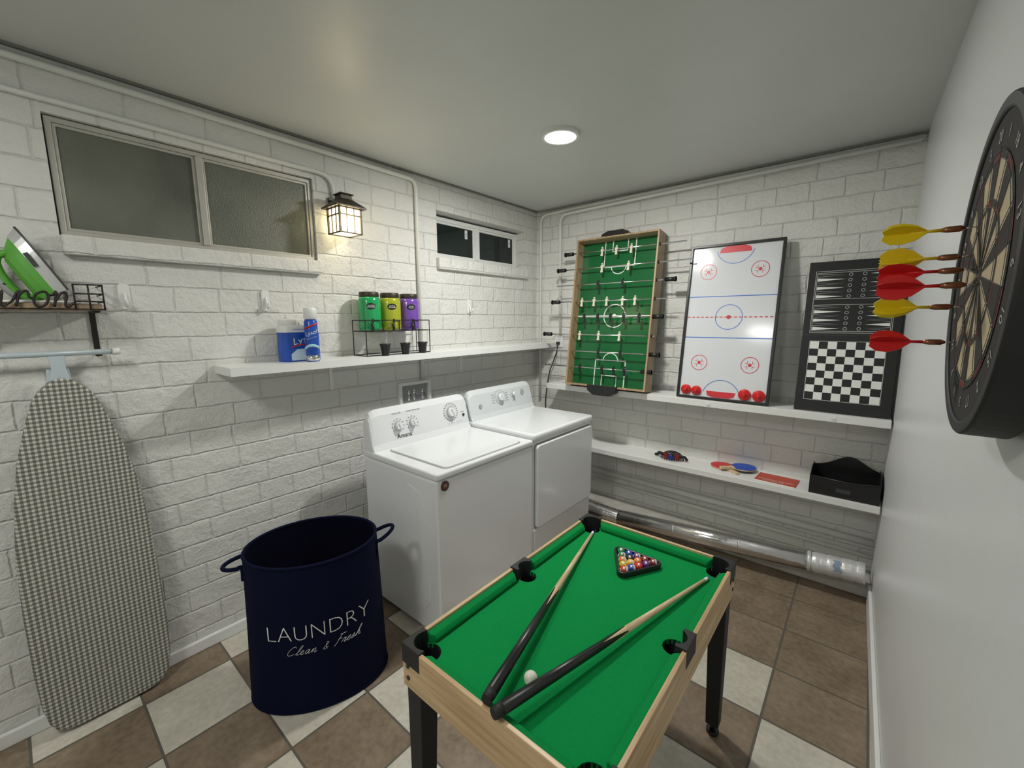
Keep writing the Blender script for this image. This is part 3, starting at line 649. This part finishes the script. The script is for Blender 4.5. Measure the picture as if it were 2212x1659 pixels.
# ---------------------------------------------------------------- pool table
ZF=.617
def pooltable():
    X0,X1,Y0,Y1,Z=1.335,1.900,.555,1.485,.65
    e=thing('pool_table','small pool table with green felt, oak frame and black legs','pool table',((X0+X1)/2,(Y0+Y1)/2,0))
    hx=(X1-X0)/2; hy=(Y1-Y0)/2; w=.011
    zb=.535
    for s in(-1,1):
        B().box(min(s*hx,s*(hx-w)),-hy,zb,max(s*hx,s*(hx-w)),hy,Z).obj('side_rail',OAK,parent=e,bevel=.0015)
        B().box(-hx+w,min(s*hy,s*(hy-w)),zb,hx-w,max(s*hy,s*(hy-w)),Z).obj('end_rail',OAKX,parent=e,bevel=.0015)
    cc=.045; R=.0345; zf=ZF
    k=cc-w; q=math.degrees(math.acos(k/R))
    poly=[]
    def cp(c,a0,a1,n=12): return [(c[0]+R*math.cos(math.radians(a0+(a1-a0)*i/n)),c[1]+R*math.sin(math.radians(a0+(a1-a0)*i/n))) for i in range(n+1)]
    poly+=cp((-(hx-cc),-(hy-cc)),180-q,-90+q)
    poly+=cp(((hx-cc),-(hy-cc)),270-q,q)
    mc=hx-.041; Rm=.0305; qm=math.degrees(math.acos((.041-w)/Rm))
    poly+=[(mc+Rm*math.cos(math.radians(t)),Rm*math.sin(math.radians(t))) for t in [360-qm-(360-2*qm)*i/14 for i in range(15)]]
    poly+=cp(((hx-cc),(hy-cc)),-q,-270+q)
    poly+=cp((-(hx-cc),(hy-cc)),90-q,-180+q)
    poly+=[(-mc+Rm*math.cos(math.radians(t)),Rm*math.sin(math.radians(t))) for t in [180-qm-(360-2*qm)*i/14 for i in range(15)]]
    B().prism(poly,'z',zf-.014,zf).obj('felt_bed',FELT,parent=e)
    cw=.027; ix,iy=hx-w,hy-w
    def cush(p0,p1,nrm):
        p0=Vector(p0);p1=Vector(p1);d=(p1-p0).normalized();n=Vector(nrm)
        sec=[(0,zf),(0,Z-.006),(cw*.7,Z-.011),(cw,zf+.010),(cw*.85,zf)]
        vs=[]
        for P_,sh in((p0,1),(p1,-1)):
            for (u,z) in sec: vs.append(P_+n*u+d*(sh*u*.55)+Vector((0,0,z)))
        B().add(vs,[(0,1,2,3,4),(5,6,7,8,9)]+[(i,(i+1)%5,5+(i+1)%5,5+i) for i in range(5)]).obj('cushion',FELT2,parent=e,bevel=.003)
    g=.067
    for s in(-1,1):
        cush((-hx+g,s*iy,0),(hx-g,s*iy,0),(0,-s,0))
        cush((s*ix,-hy+g,0),(s*ix,-.036,0),(-s,0,0)); cush((s*ix,.036,0),(s*ix,hy-g,0),(-s,0,0))
    for sx in(-1,1):
        for sy in(-1,1):
            pol=[(-.001,-.001),(.068,-.001),(.068,.0179)]+[(.045+.0335*math.cos(math.radians(t)),.045+.0335*math.sin(math.radians(t))) for t in [306-162*i/12 for i in range(1,12)]]+[(.0179,.068),(-.001,.068)]
            pol=[(sx*(hx-a),sy*(hy-c)) for a,c in pol]
            b=B().prism(pol,'z',zf-.016,Z+.005)
            c=Vector((sx*(hx-cc),sy*(hy-cc),0)); b.cyl(c+Vector((0,0,.545)),c+Vector((0,0,zf-.002)),.0342,n=24,caps=False); b.cyl(c+Vector((0,0,.543)),c+Vector((0,0,.546)),.0342,n=24)
            b.obj('pocket',BLACKM,parent=e,bevel=.002)
        pol=[(-.001,-.038),(.030,-.038)]+[(.041+.0295*math.cos(math.radians(t)),.0295*math.sin(math.radians(t))) for t in [250-140*i/12 for i in range(13)]]+[(.030,.038),(-.001,.038)]
        pol=[(sx*(hx-a),c) for a,c in pol]
        b=B().prism(pol,'z',zf-.016,Z+.005); c=Vector((sx*(hx-.041),0,0)); b.cyl(c+Vector((0,0,.55)),c+Vector((0,0,zf-.002)),.0302,n=24,caps=False); b.cyl(c+Vector((0,0,.548)),c+Vector((0,0,.551)),.0302,n=24)
        b.obj('pocket',BLACKM,parent=e,bevel=.002)
    B().box(-hx+w,-hy+w,.536,hx-w,hy-w,.541).obj('underside_panel',BLACKM,parent=e)
    for sx in(-1,1):
        for sy in(-1,1):
            xo,yo=sx*(hx-.006),sy*(hy-.006); b=B()
            def sq(s0,za,s1,zc):
                vs=[]
                for s_,z_ in((s0,za),(s1,zc)):
                    vs+=[(xo,yo,z_),(xo-sx*s_,yo,z_),(xo-sx*s_,yo-sy*s_,z_),(xo,yo-sy*s_,z_)]
                b.add(vs,[(0,3,2,1),(4,5,6,7),(0,1,5,4),(1,2,6,5),(2,3,7,6),(3,0,4,7)])
            sq(.042,.04,.056,.534)
            b.obj('leg',BLACKM,parent=e,bevel=.003)
            B().cyl((xo-sx*.021,yo-sy*.021,0),(xo-sx*.021,yo-sy*.021,.012),.021,n=18).cyl((xo-sx*.021,yo-sy*.021,.012),(xo-sx*.021,yo-sy*.021,.042),.010,n=12).obj('levelling_foot',BLACK,parent=e)
            for z in(.565,.598):
                B().cyl((sx*(hx-.022),sy*hy,z),(sx*(hx-.022),sy*(hy+.0025),z),.006,n=14).obj('bolt',BLACK,parent=e)
                B().cyl((sx*hx,sy*(hy-.022),z),(sx*(hx+.0025),sy*(hy-.022),z),.006,n=14).obj('bolt',BLACK,parent=e)
pooltable()
def cue(tip,butt,label):
    T=Vector(tip);Bt=Vector(butt); d=(Bt-T); Ln=d.length; d.normalize()
    e=thing('pool_cue',label,'pool cue',tip,group='pool cues on the table'); q=lambda t:d*(Ln*t)
    B().cyl(q(0),q(.006),.0048,.005,n=14).obj('tip',BLUE,parent=e)
    B().cyl(q(.006),q(.028),.005,.0053,n=14).obj('ferrule',MARK,parent=e)
    B().cyl(q(.028),q(.52),.0053,.0095,n=16).obj('shaft',LWOOD,parent=e)
    B().cyl(q(.50),q(.975),.0094,.0135,n=20).obj('butt_sleeve',BLACK,parent=e)
    b=B(); a=d.orthogonal().normalized(); c=d.cross(a)
    for i in range(4):
        t0=2*pi*i/4+.4
        def S(t,da):
            r=.0094+(t-.5)/.475*.0041+.0006; aa=t0+da; return q(t)+(a*math.cos(aa)+c*math.sin(aa))*r
        b.add([S(.50,-.6),S(.50,.6),S(.50,0),S(.61,.0)],[(0,2,3),(2,1,3)])
    b.obj('point_inlay',LWOOD,parent=e,fix=False)
    B().cyl(q(.975),q(1),.0138,.012,n=20).obj('bumper',BLACKM,parent=e)
cue((1.402,1.415,ZF+.006),(1.622,.562,.666),'wooden pool cue with black butt lying across green felt')
cue((1.842,1.382,ZF+.006),(1.655,.548,.6665),'wooden pool cue with black butt beside the white ball')
BALLW=pm('ball_ivory',(.80,.77,.68),.12,coat=.5)
def ball(x,y,r,base,stripe,label,group=None):
    e=B(); n=20
    e.sphere((x,y,ZF+r),r,0,24)
    if stripe:
        for i,f in enumerate(e.f):
            c=sum((e.v[j] for j in f),Vector())/len(f)-Vector((x,y,ZF+r)); 
            e.m[i]=0 if abs(c.dot(Vector((.8,.5,.33)).normalized()))<r*.62 else 1
    for i,f in enumerate(e.f):
        c=sum((e.v[j] for j in f),Vector())/len(f)-Vector((x,y,ZF+r))
        if base is not BALLW and c.normalized().dot(Vector((.2,-.45,.87)).normalized())>.955: e.m[i]=1
    return e.obj('pool_ball' if base is not BALLW else 'cue_ball',[base,BALLW],origin=(x,y,ZF),label=label,cat='pool ball',group=group)
bc={'yellow':(.75,.50,.02),'blue':(.01,.05,.42),'red':(.60,.02,.02),'purple':(.12,.02,.24),'orange':(.75,.20,.02),'green':(.01,.24,.10),'maroon':(.25,.01,.02),'black':(.01,.01,.01)}
bm_={k:pm('ball_'+k,v,.12,coat=.5) for k,v in bc.items()}
seq=[('red',1),('yellow',0),('blue',1),('orange',1),('yellow',1),('red',0),('green',1),('black',0),('orange',0),('purple',0),('green',0),('blue',0),('purple',1),('maroon',0),('maroon',1)]
d=.0292; RC=(1.617,1.303); i=0
for k in range(5):
    for j in range(k+1):
        cn,st=seq[i]; i+=1
        ball(RC[0]+(j-k/2)*d,RC[1]-.0675+k*d*.866,.0144,bm_[cn],st,'glossy %s %s pool ball inside the triangle rack'%('striped' if st else 'solid',cn),'racked pool balls')
ball(1.640,.693,.0165,BALLW,0,'glossy white cue ball on green felt between the cues')
def tri(Rc,rad): 
    out=[]
    for a in(270,30,150):
        c=(RC[0]+(Rc-2*rad)*math.cos(math.radians(a)),RC[1]+(Rc-2*rad)*math.sin(math.radians(a))); out+=arc(c,rad,a-60,a+60,8)
    return out
B().ring(tri(.116,.022),tri(.101,.016),'z',ZF+.0005,ZF+.020).obj('triangle_rack',BLACK,origin=(RC[0],RC[1],ZF),bevel=.002,label='black plastic triangle rack around pool balls on felt',cat='ball rack')
# ---------------------------------------------------------------- leaning boards
def lean(name,label,cat,xc,y,z,ang): return thing(name,label,cat,(xc,y,z),Matrix.Rotation(-math.radians(ang),3,'X'))
def foosball():
    w,L,T=.615,1.06,.115
    e=lean('foosball_table','tabletop foosball game with green pitch leaning upright on shelf','foosball table',.772,D-.152,.969,7.6)
    hw=w/2; t=.012
    b=B().box(-hw,-T,0,-hw+t,0,L); b.obj('side_panel',OAKZ,parent=e,bevel=.0015)
    b=B().box(hw-t,-T,0,hw,0,L); b.obj('side_panel',OAKZ,parent=e,bevel=.0015)
    B().box(-hw+t,-T,0,hw-t,0,t).obj('end_panel',OAKZ,parent=e,bevel=.0015)
    B().box(-hw+t,-T,L-t,hw-t,0,L).obj('end_panel',OAKZ,parent=e,bevel=.0015)
    yf=-.030
    b=B().box(-hw+t,yf,t,hw-t,yf+.01,L-t)
    def ln(x0,z0,x1,z1): b.box(min(x0,x1),yf-.0012,min(z0,z1),max(x0,x1),yf-.0002,max(z0,z1),1)
    def circ(cx,cz,r,a0=0,a1=360,wd=.006):
        n=40; 
        for i in range(n):
            u,v=[math.radians(a0+(a1-a0)*k/n) for k in(i,i+1)]
            b.add([(cx+rr*math.cos(q),yf-.001,cz+rr*math.sin(q)) for rr,q in((r,u),(r+wd,u),(r+wd,v),(r,v))],[(0,1,2,3)],1)
    m_=L*.485; g=.007
    ln(-hw+t,m_-g/2,hw-t,m_+g/2); circ(0,m_,.078); circ(0,m_,.0,0,360,.014)
    ln(-.12,L-.20,.12,L-.193); ln(-.12,L-.20,-.113,L-t); ln(.113,L-.20,.12,L-t); circ(0,L-.19,.055,180,360)
    ln(-.12,.193,.12,.20); ln(-.12,t,-.113,.20); ln(.113,t,.12,.20); circ(0,.19,.055,0,180)
    ln(-.06,L-.09,.06,L-.084);ln(-.06,L-.09,-.054,L-t);ln(.054,L-.09,.06,L-t)
    ln(-.06,.084,.06,.09);ln(-.06,t,-.054,.09);ln(.054,t,.06,.09)
    b.obj('pitch',[PITCH,MARK],parent=e,fix=False)
    B().prism([(-.105,0),(.105,0),(.098,.018),(.055,.034),(-.055,.034),(-.098,.018)],'y',-T-.004,-T+.05).xf(Matrix.Translation((-.01,0,L))).obj('ball_return',BLACK,parent=e,bevel=.004)
    B().prism([(-.115,.014),(.115,.014),(.106,-.028),(.06,-.056),(-.06,-.056),(-.106,-.028)],'y',-T-.022,-T+.030).obj('ball_return',BLACK,parent=e,bevel=.004)
    rows=[(.085,.355,1.25,'L','W',[-.11,0,.11]),(.195,.30,1.29,'L','W',[-.10,.10]),(.305,.30,1.20,'R','K',[-.12,.07]),(.42,.27,1.15,'L','W',[-.24,-.14,-.04,.08,.17]),
          (.53,.30,1.14,'R','K',[-.21,-.10,.0,.10,.21]),(.65,.22,1.10,'L','W',[-.235,-.08,.08]),(.765,.17,1.14,'R','K',[-.07,.10]),(.875,.25,1.10,'R','K',[-.21,-.03,.06,.14])]
    yr=-.088
    for (tt,xa,xb,side,colr,pl) in rows:
        z=L*(1-tt); xa-=.772; xb-=.772
        r=B().cyl((0,0,0),(xb-xa,0,0),.0046,n=12).obj('rod',CHROME,parent=e); r.location=(xa,yr,z)
        ha=(-.004,.066) if side=='L' else (xb-xa-.066,xb-xa+.004)
        hh=B().cyl((ha[0],0,0),(ha[1],0,0),.014,n=16).cyl((ha[0],0,0),(ha[0]+.008,0,0),.017,n=16) if side=='L' else B().cyl((ha[0],0,0),(ha[1],0,0),.014,n=16).cyl((ha[1]-.008,0,0),(ha[1],0,0),.017,n=16)
        hh.obj('rod_handle',BLACK,parent=r)
        for px in(-hw-.006,hw): B().cyl((px-xa,0,0),(px-xa+.006,0,0),.011,n=14).obj('bushing',BLACK,parent=r)
        for x in pl:
            q=x-xa; b=B()
            b.cyl((q-.010,0,0),(q+.010,0,0),.0075,n=12); b.box(q-.007,-.005,-.028,q+.007,.005,.013); b.box(q-.009,-.006,-.038,q+.009,.006,-.026)
            b.sphere((q,0,.021),.0075,0,12); b.box(q-.011,-.004,.003,q+.011,.004,.013)
            b.obj('player',FIG if colr=='W' else BLACK,parent=r,bevel=.0015)
foosball()
def hockey():
    w,L,T=.51,.945,.028
    e=lean('air_hockey_board','white air hockey board with red and blue markings and black frame','air hockey board',1.52,D-.182,.969,8.6)
    hw=w/2; t=.015; R4=lambda a:[(-hw+a,a),(hw-a,a),(hw-a,L-a),(-hw+a,L-a)]
    B().ring(R4(0),R4(t),'y',-T,0).obj('frame',BLACK,parent=e,bevel=.002)
    yf=-.016; b=B().box(-hw+t,yf,t,hw-t,-.004,L-t); y=yf-.0008
    def ln(x0,z0,x1,z1,m): b.add([(x0,y,z0),(x1,y,z0),(x1,y,z1),(x0,y,z1)],[(0,1,2,3)],m)
    def circ(cx,cz,r,m,a0=0,a1=360,wd=.0036,n=40):
        for i in range(n):
            u,v=[math.radians(a0+(a1-a0)*k/n) for k in(i,i+1)]
            b.add([(cx+rr*math.cos(q),y,cz+rr*math.sin(q)) for rr,q in((r,u),(r+wd,u),(r+wd,v),(r,v))],[(0,1,2,3)],m)
    for tt in(.335,.60): ln(-hw+t,L*(1-tt)-.0025,hw-t,L*(1-tt)+.0025,2)
    zc=L*.532
    for k in range(18): x=-hw+t+.004+k*.0265; ln(x,zc-.003,x+.017,zc+.003,1)
    circ(0,zc,.072,2); circ(0,zc,0,1,0,360,.012,24)
    for cx in(-.14,.14):
        for tz in(.175,.765):
            cz=L*(1-tz); circ(cx,cz,.044,1); circ(cx,cz,0,1,0,360,.010,20)
            for sx in(-1,1):
                for sz in(-1,1):
                    ln(cx+sx*.012,cz+sz*.008,cx+sx*.026,cz+sz*.0105,1)
                    ln(cx+sx*.012,cz+sz*.008,cx+sx*.0145,cz+sz*.024,1)
    circ(0,L-.018,.102,2,195,345); circ(0,.018,.102,2,15,165)
    for zz,s in((L-.055,1),(.040,-1)):
        pts=[(-.088,0),(.088,0),(.080,s*.026),(.05,s*.038),(-.05,s*.038),(-.080,s*.026)] if s>0 else [(-.082,.012),(.082,.012),(.074,-.014),(.045,-.025),(-.045,-.025),(-.074,-.014)]
        b.add([(p_[0],y-.0006,zz+p_[1]) for p_ in pts],[list(range(6))],1)
    b.obj('playing_surface',[HOCK,REDL,BLUEL],parent=e,fix=False)
hockey()
Mh=Matrix.Translation((1.52,D-.182,.969))@Matrix.Rotation(-math.radians(8.6),4,'X')
for (x,z,r) in((-.200,.050,.030),(-.138,.048,.029),(.130,.048,.033),(.203,.048,.033)):
    b=B().lathe([(r,0),(r,.008),(r*.93,.011),(.012,.012),(.011,.024),(.007,.028)],n=28)
    o=b.obj('hockey_striker',RED,label='small round red plastic striker resting on hockey board edge',cat='striker',group='red strikers on air hockey board')
    o.matrix_world=Mh@Matrix.Translation((x,-.0175,z))@Matrix.Rotation(pi/2,4,'X')
def gameboard():
    w,L,T=.395,.795,.014
    e=lean('game_board','black folding board with backgammon above and chessboard below','game board',2.092,D-.182,.969,9.4)
    hw=w/2; b=B().box(-hw,-T,0,hw,0,L); y=-T-.0006
    def q(pts,m): b.add([(p_[0],y,p_[1]) for p_ in pts],[list(range(len(pts)))],m)
    cs=.0385; x0=-4*cs-.003; z0=.062
    for i in range(8):
        for j in range(8):
            if (i+j)%2==1: q([(x0+i*cs,z0+j*cs),(x0+(i+1)*cs,z0+j*cs),(x0+(i+1)*cs,z0+(j+1)*cs),(x0+i*cs,z0+(j+1)*cs)],1)
    def fr(xa,za,xb,zb,g=.0015):
        q([(xa,za),(xb,za),(xb,za+g),(xa,za+g)],1);q([(xa,zb-g),(xb,zb-g),(xb,zb),(xa,zb)],1);q([(xa,za),(xa+g,za),(xa+g,zb),(xa,zb)],1);q([(xb-g,za),(xb,za),(xb,zb),(xb-g,zb)],1)
    fr(x0-.003,z0-.003,x0+8*cs+.003,z0+8*cs+.003)
    xa,xb=-.16,.16
    for (za,zb) in((.425,.565),(.595,.735)):
        fr(xa,za,xb,zb); h=(zb-za-.006)/6
        for k in range(6):
            z=za+.003+k*h; m=1 if k%2==0 else 2
            if m==1: q([(xa+.004,z+.003),(xa+.120,z+h/2),(xa+.004,z+h-.003)],1); 
            else:
                q([(xa+.004,z+.003),(xa+.120,z+h/2),(xa+.004,z+.005)],2); q([(xa+.004,z+h-.005),(xa+.120,z+h/2),(xa+.004,z+h-.003)],2)
            if m==2: q([(xb-.004,z+.003),(xb-.004,z+h-.003),(xb-.100,z+h/2)],1)
            else:
                q([(xb-.004,z+.003),(xb-.004,z+.005),(xb-.100,z+h/2)],2); q([(xb-.004,z+h-.005),(xb-.004,z+h-.003),(xb-.100,z+h/2)],2)
        for cx in(-.018,.038):
            for k in range(5):
                cz=za+.014+k*.028
                for i in range(16):
                    u,v=2*pi*i/16,2*pi*(i+1)/16
                    q([(cx+r_*math.cos(a_),cz+r_*math.sin(a_)) for r_,a_ in((.0062,u),(.0085,u),(.0085,v),(.0062,v))],2)
    fr(-.166,.416,.166,.744)
    b.obj('board_panel',[BLACKM,MARK,pm('grey_print',(.45,.47,.45),.5)],parent=e,fix=False)
    B().box(-hw,-T-.001,.403,hw,-T+.002,.405).obj('hinge_line',DGRY,parent=e)
gameboard()
# ---------------------------------------------------------------- lower shelf items
ZL=.527
def paddle(x,y,ang,mat,label,z,tilt=0):
    e=thing('table_tennis_paddle',label,'paddle',(x,y,z),Matrix.Rotation(math.radians(ang),3,'Z')@Matrix.Rotation(math.radians(tilt),3,'Y'),group='paddles on lower shelf')
    ov=[(.070*math.cos(2*pi*i/36),.066*math.sin(2*pi*i/36)) for i in range(36)]
    B().prism(ov,'z',.002,.008).obj('blade',LWOOD,parent=e); B().prism(ov,'z',.008,.0105).obj('rubber',mat,parent=e)
    B().prism(ov,'z',0,.002).obj('back_rubber',BLACK,parent=e)
    B().prism([(.062,-.022),(.085,-.012),(.145,-.013),(.148,0),(.145,.013),(.085,.012),(.062,.022)],'z',0.0,.014).obj('handle',LWOOD,parent=e,bevel=.003)
paddle(1.535,2.838,-42,RED,'small red rubber table tennis paddle with wooden handle',ZL)
paddle(1.655,2.843,-140,BLUE,'small blue rubber table tennis paddle with wooden handle',ZL+.0155)
def booklet():
    e=thing('rule_booklet','red orange booklet lying flat with white printed title','booklet',(1.84,2.79,ZL),Matrix.Rotation(math.radians(-3),3,'Z'))
    B().box(-.10,-.07,0,.10,.07,.004).obj('pages',MARK,parent=e); B().box(-.101,-.071,.004,.101,.071,.0052).obj('cover',ORED,parent=e)
    b=B(); b.text('GAMES MANUAL',.024,lambda x,y,d:Vector((-x-.0,-y-.028,.0062))); b.text('INSTRUCTIONS',.015,lambda x,y,d:Vector((-x-.01,-y-.052,.0062)))
    b.obj('lettering',MARK,parent=e,fix=False)
booklet()
def bin_():
    e=thing('storage_bin','black plastic open storage bin with raised curved back','storage bin',(2.145,2.80,ZL))
    hx,hy=.146,.098
    b=B(); n=16
    b.prism([(-hx+.006,0),(hx-.006,0),(hx,.102),(.02,.088),(-hx,.096)],'y',-hy,-hy+.004)
    pb=[(-hx+.006,0),(hx-.006,0)]+[(hx-2*hx*i/n, .110+.070*math.exp(-(((i/n)-.45)/.30)**2)) for i in range(n+1)]
    b.prism(pb,'y',hy-.004,hy)
    b.prism([(-hy,0),(hy,0),(hy,.125),(0,.125),(-hy,.097)],'x',-hx,-hx+.004); b.prism([(-hy,0),(hy,0),(hy,.13),(0,.135),(-hy,.102)],'x',hx-.004,hx)
    b.box(-hx+.004,-hy+.004,0,hx-.004,hy-.004,.004); b.obj('bin_shell',BLACK,parent=e,bevel=.0015)
    B().tube([(-hx,-hy,.097),(0.02,-hy,.089),(hx,-hy,.103)],.004,8).obj('rim',BLACK,parent=e)
    B().box(-.03,-hy-.001,.03,.03,-hy,.05).obj('label_slot',DGRY,parent=e)
bin_()
for (x,y,m_,c) in((2.10,2.79,BLUE,'blue'),(2.17,2.81,BALLW,'white')):
    B().sphere((x,y,ZL+.0245),.02,0,20).obj('small_ball',m_,origin=(x,y,ZL+.0045),label='small %s play ball inside black storage bin'%c,cat='ball',group='balls in the storage bin')
bx,by=1.235,2.79
netm=pm('black_mesh_fabric',(.02,.018,.02),.8)
e=thing('mesh_bag','black mesh drawstring bag of small balls on lower shelf','bag',(bx,by,ZL))
b=B()
for k in range(14):
    a=pi*k/14; pts=[]
    for i in range(17):
        t=pi*i/16; rr=.074*math.cos(t); zz=.052*math.sin(t)+.002
        pts.append((rr*math.cos(a),rr*math.sin(a)*.8,zz))
    b.tube(pts,.0016,5)
for f_ in(.2,.42,.62,.8,.92,.99):
    z=.052*math.sqrt(1-f_*f_)+.002; b.tube([(.074*f_*math.cos(2*pi*i/24),.059*f_*math.sin(2*pi*i/24),z) for i in range(24)],.0015,5,closed=True)
b.obj('net',netm,parent=e)
B().tube(catm([(-.05,0,.02),(-.085,-.01,.03),(-.10,.01,.014),(-.115,-.005,.013)]),[.013-.0003*i for i in range(19)],8).obj('gathered_end',netm,parent=e)
B().tube(catm([(.05,0,.02),(.085,-.02,.035),(.10,-.01,.012)]),.009,8).obj('drawstring_end',netm,parent=e)
for (dx,dy,m_,c) in((-.036,-.014,RED,'red'),(.0,.021,YEL,'yellow'),(.038,-.008,RED,'red'),(.001,-.026,BLUE,'blue')):
    B().sphere((bx+dx,by+dy,ZL+.0215),.0205,0,16).obj('small_ball',m_,origin=(bx+dx,by+dy,ZL+.001),label='small %s play ball inside black mesh bag'%c,cat='ball',group='balls in the mesh bag')
# ---------------------------------------------------------------- dartboard
def dartboard():
    Xa=Vector((0,-1,0)); Ya=Vector((0,0,1)); Za=Xa.cross(Ya)
    Rm=Matrix((Xa,Ya,Za)).transposed()
    e=thing('dartboard','round dartboard with black surround and cream and red segments','dartboard',(2.280,.893,1.518),Rm)
    N=80
    cir=lambda r:[(r*math.cos(2*pi*i/N),r*math.sin(2*pi*i/N)) for i in range(N)]
    B().ring(cir(.226),cir(.207),'z',-.046,.002).obj('rim',BLACKM,parent=e,bevel=.004,seg=3)
    b=B(); b.cyl((0,0,-.044),(0,0,-.002),.208,n=N,m=0)
    order=[20,1,18,4,13,6,10,15,2,17,3,19,7,16,8,11,14,9,12,5]
    for i in range(20):
        a0=pi/2-(i-.5)*2*pi/20; a1=a0-2*pi/20; ev=i%2==0
        for (r0,r1,kd) in((.014,.090,0),(.090,.100,1),(.100,.150,0),(.150,.160,1)):
            m=(0 if ev else 1) if kd==0 else (2 if ev else 3)
            for s in range(3):
                u,v=a0+(a1-a0)*s/3,a0+(a1-a0)*(s+1)/3
                b.add([(r*math.cos(q),r*math.sin(q),-.0012) for r,q in((r0,u),(r1,u),(r1,v),(r0,v))],[(0,1,2,3)],m)
    for r0,r1,m in((.006,.014,3),(0.0001,.006,2)):
        for s in range(24):
            u,v=2*pi*s/24,2*pi*(s+1)/24; b.add([(r*math.cos(q),r*math.sin(q),-.001) for r,q in((r0,u),(r1,u),(r1,v),(r0,v))],[(0,1,2,3)],m)
    for i,nn in enumerate(order):
        a=pi/2-i*2*pi/20; R_=.174
        b.text(str(nn),.022,lambda x,y,d,a=a:Vector((R_*math.cos(a)+x*math.sin(a)+y*math.cos(a),R_*math.sin(a)-x*math.cos(a)+y*math.sin(a),-.0012)),4)
    b.obj('sisal_face',[SBLK,CREAM,SRED,SGRN,pm('number_paint',(.40,.40,.38),.5)],parent=e,fix=False)
    b=B()
    for r in(.014,.09,.10,.15,.16): b.tube([(r*math.cos(2*pi*i/60),r*math.sin(2*pi*i/60),0) for i in range(60)],.0004,4,closed=True)
    for i in range(20):
        a=pi/2-(i-.5)*2*pi/20; b.tube([(.014*math.cos(a),.014*math.sin(a),0),(.165*math.cos(a),.165*math.sin(a),0)],.0004,4)
    b.obj('wire_spider',DGRY,parent=e)
dartboard()
def dart(y,z,mat,cn,rz,rx):
    M=Matrix.Rotation(math.radians(180+rz),3,'Z')@Matrix.Rotation(math.radians(rx),3,'X')
    e=thing('dart','%s flight dart with copper barrel stuck in dartboard'%cn,'dart',(2.283,y,z),M,group='darts stuck in the dartboard')
    B().cyl((0,0,0),(.022,0,0),.0006,.0014,n=8).obj('point',CHROME,parent=e)
    B().lathe([(.0018,.014),(.0048,.020),(.0048,.034),(.0032,.041)],n=12).xf(Matrix.Rotation(pi/2,4,'Y')).obj('barrel',BRASS,parent=e)
    B().cyl((.041,0,0),(.076,0,0),.0026,.0020,n=10).obj('shaft',mat,parent=e)
    b=B(); prof=[(.054,.0),(.070,.015),(.086,.021),(.102,.019),(.112,.010),(.109,0)]
    for k in range(4):
        a=pi/2*k+.35; c_,s_=math.cos(a),math.sin(a)
        n=len(prof); top=[(x,r*c_-.0005*s_,r*s_+.0005*c_) for x,r in prof]; bot=[(x,r*c_+.0005*s_,r*s_-.0005*c_) for x,r in prof]
        b.add(top+bot,[list(range(n)),list(range(n,2*n))]+[(i,(i+1)%n,n+(i+1)%n,n+i) for i in range(n)])
    b.obj('flight',mat,parent=e)
for a in((.968,1.595,YEL,'yellow',0,10),(.971,1.553,YEL,'yellow',-1,50),(.930,1.529,RED,'red',1,20),(.885,1.505,RED,'red',-1,0),(.978,1.476,YEL,'yellow',0,35),(1.012,1.418,RED,'red',1,5)): dart(*a)
# ---------------------------------------------------------------- camera / world
f=913.1; yaw,pit,rol=[math.radians(a) for a in(39.94,8.64,-0.29)]
h=Vector((-math.sin(yaw),math.cos(yaw),0)); r=Vector((math.cos(yaw),math.sin(yaw),0)); zz=Vector((0,0,1))
F=h*math.cos(pit)-zz*math.sin(pit); U0=h*math.sin(pit)+zz*math.cos(pit)
R=r*math.cos(rol)+U0*math.sin(rol); U=-r*math.sin(rol)+U0*math.cos(rol)
cam=bpy.data.cameras.new('camera'); co=bpy.data.objects.new('camera',cam); col.objects.link(co)
cam.sensor_width=36; cam.lens=36*f/2212; cam.clip_start=.01
M=Matrix((R,U,-F)).transposed().to_4x4(); M.translation=(2.168,0,1.459); co.matrix_world=M
sc.camera=co
w=bpy.data.worlds.new('world'); sc.world=w; w.use_nodes=True
w.node_tree.nodes['Background'].inputs[0].default_value=(.02,.025,.03,1); w.node_tree.nodes['Background'].inputs[1].default_value=.3
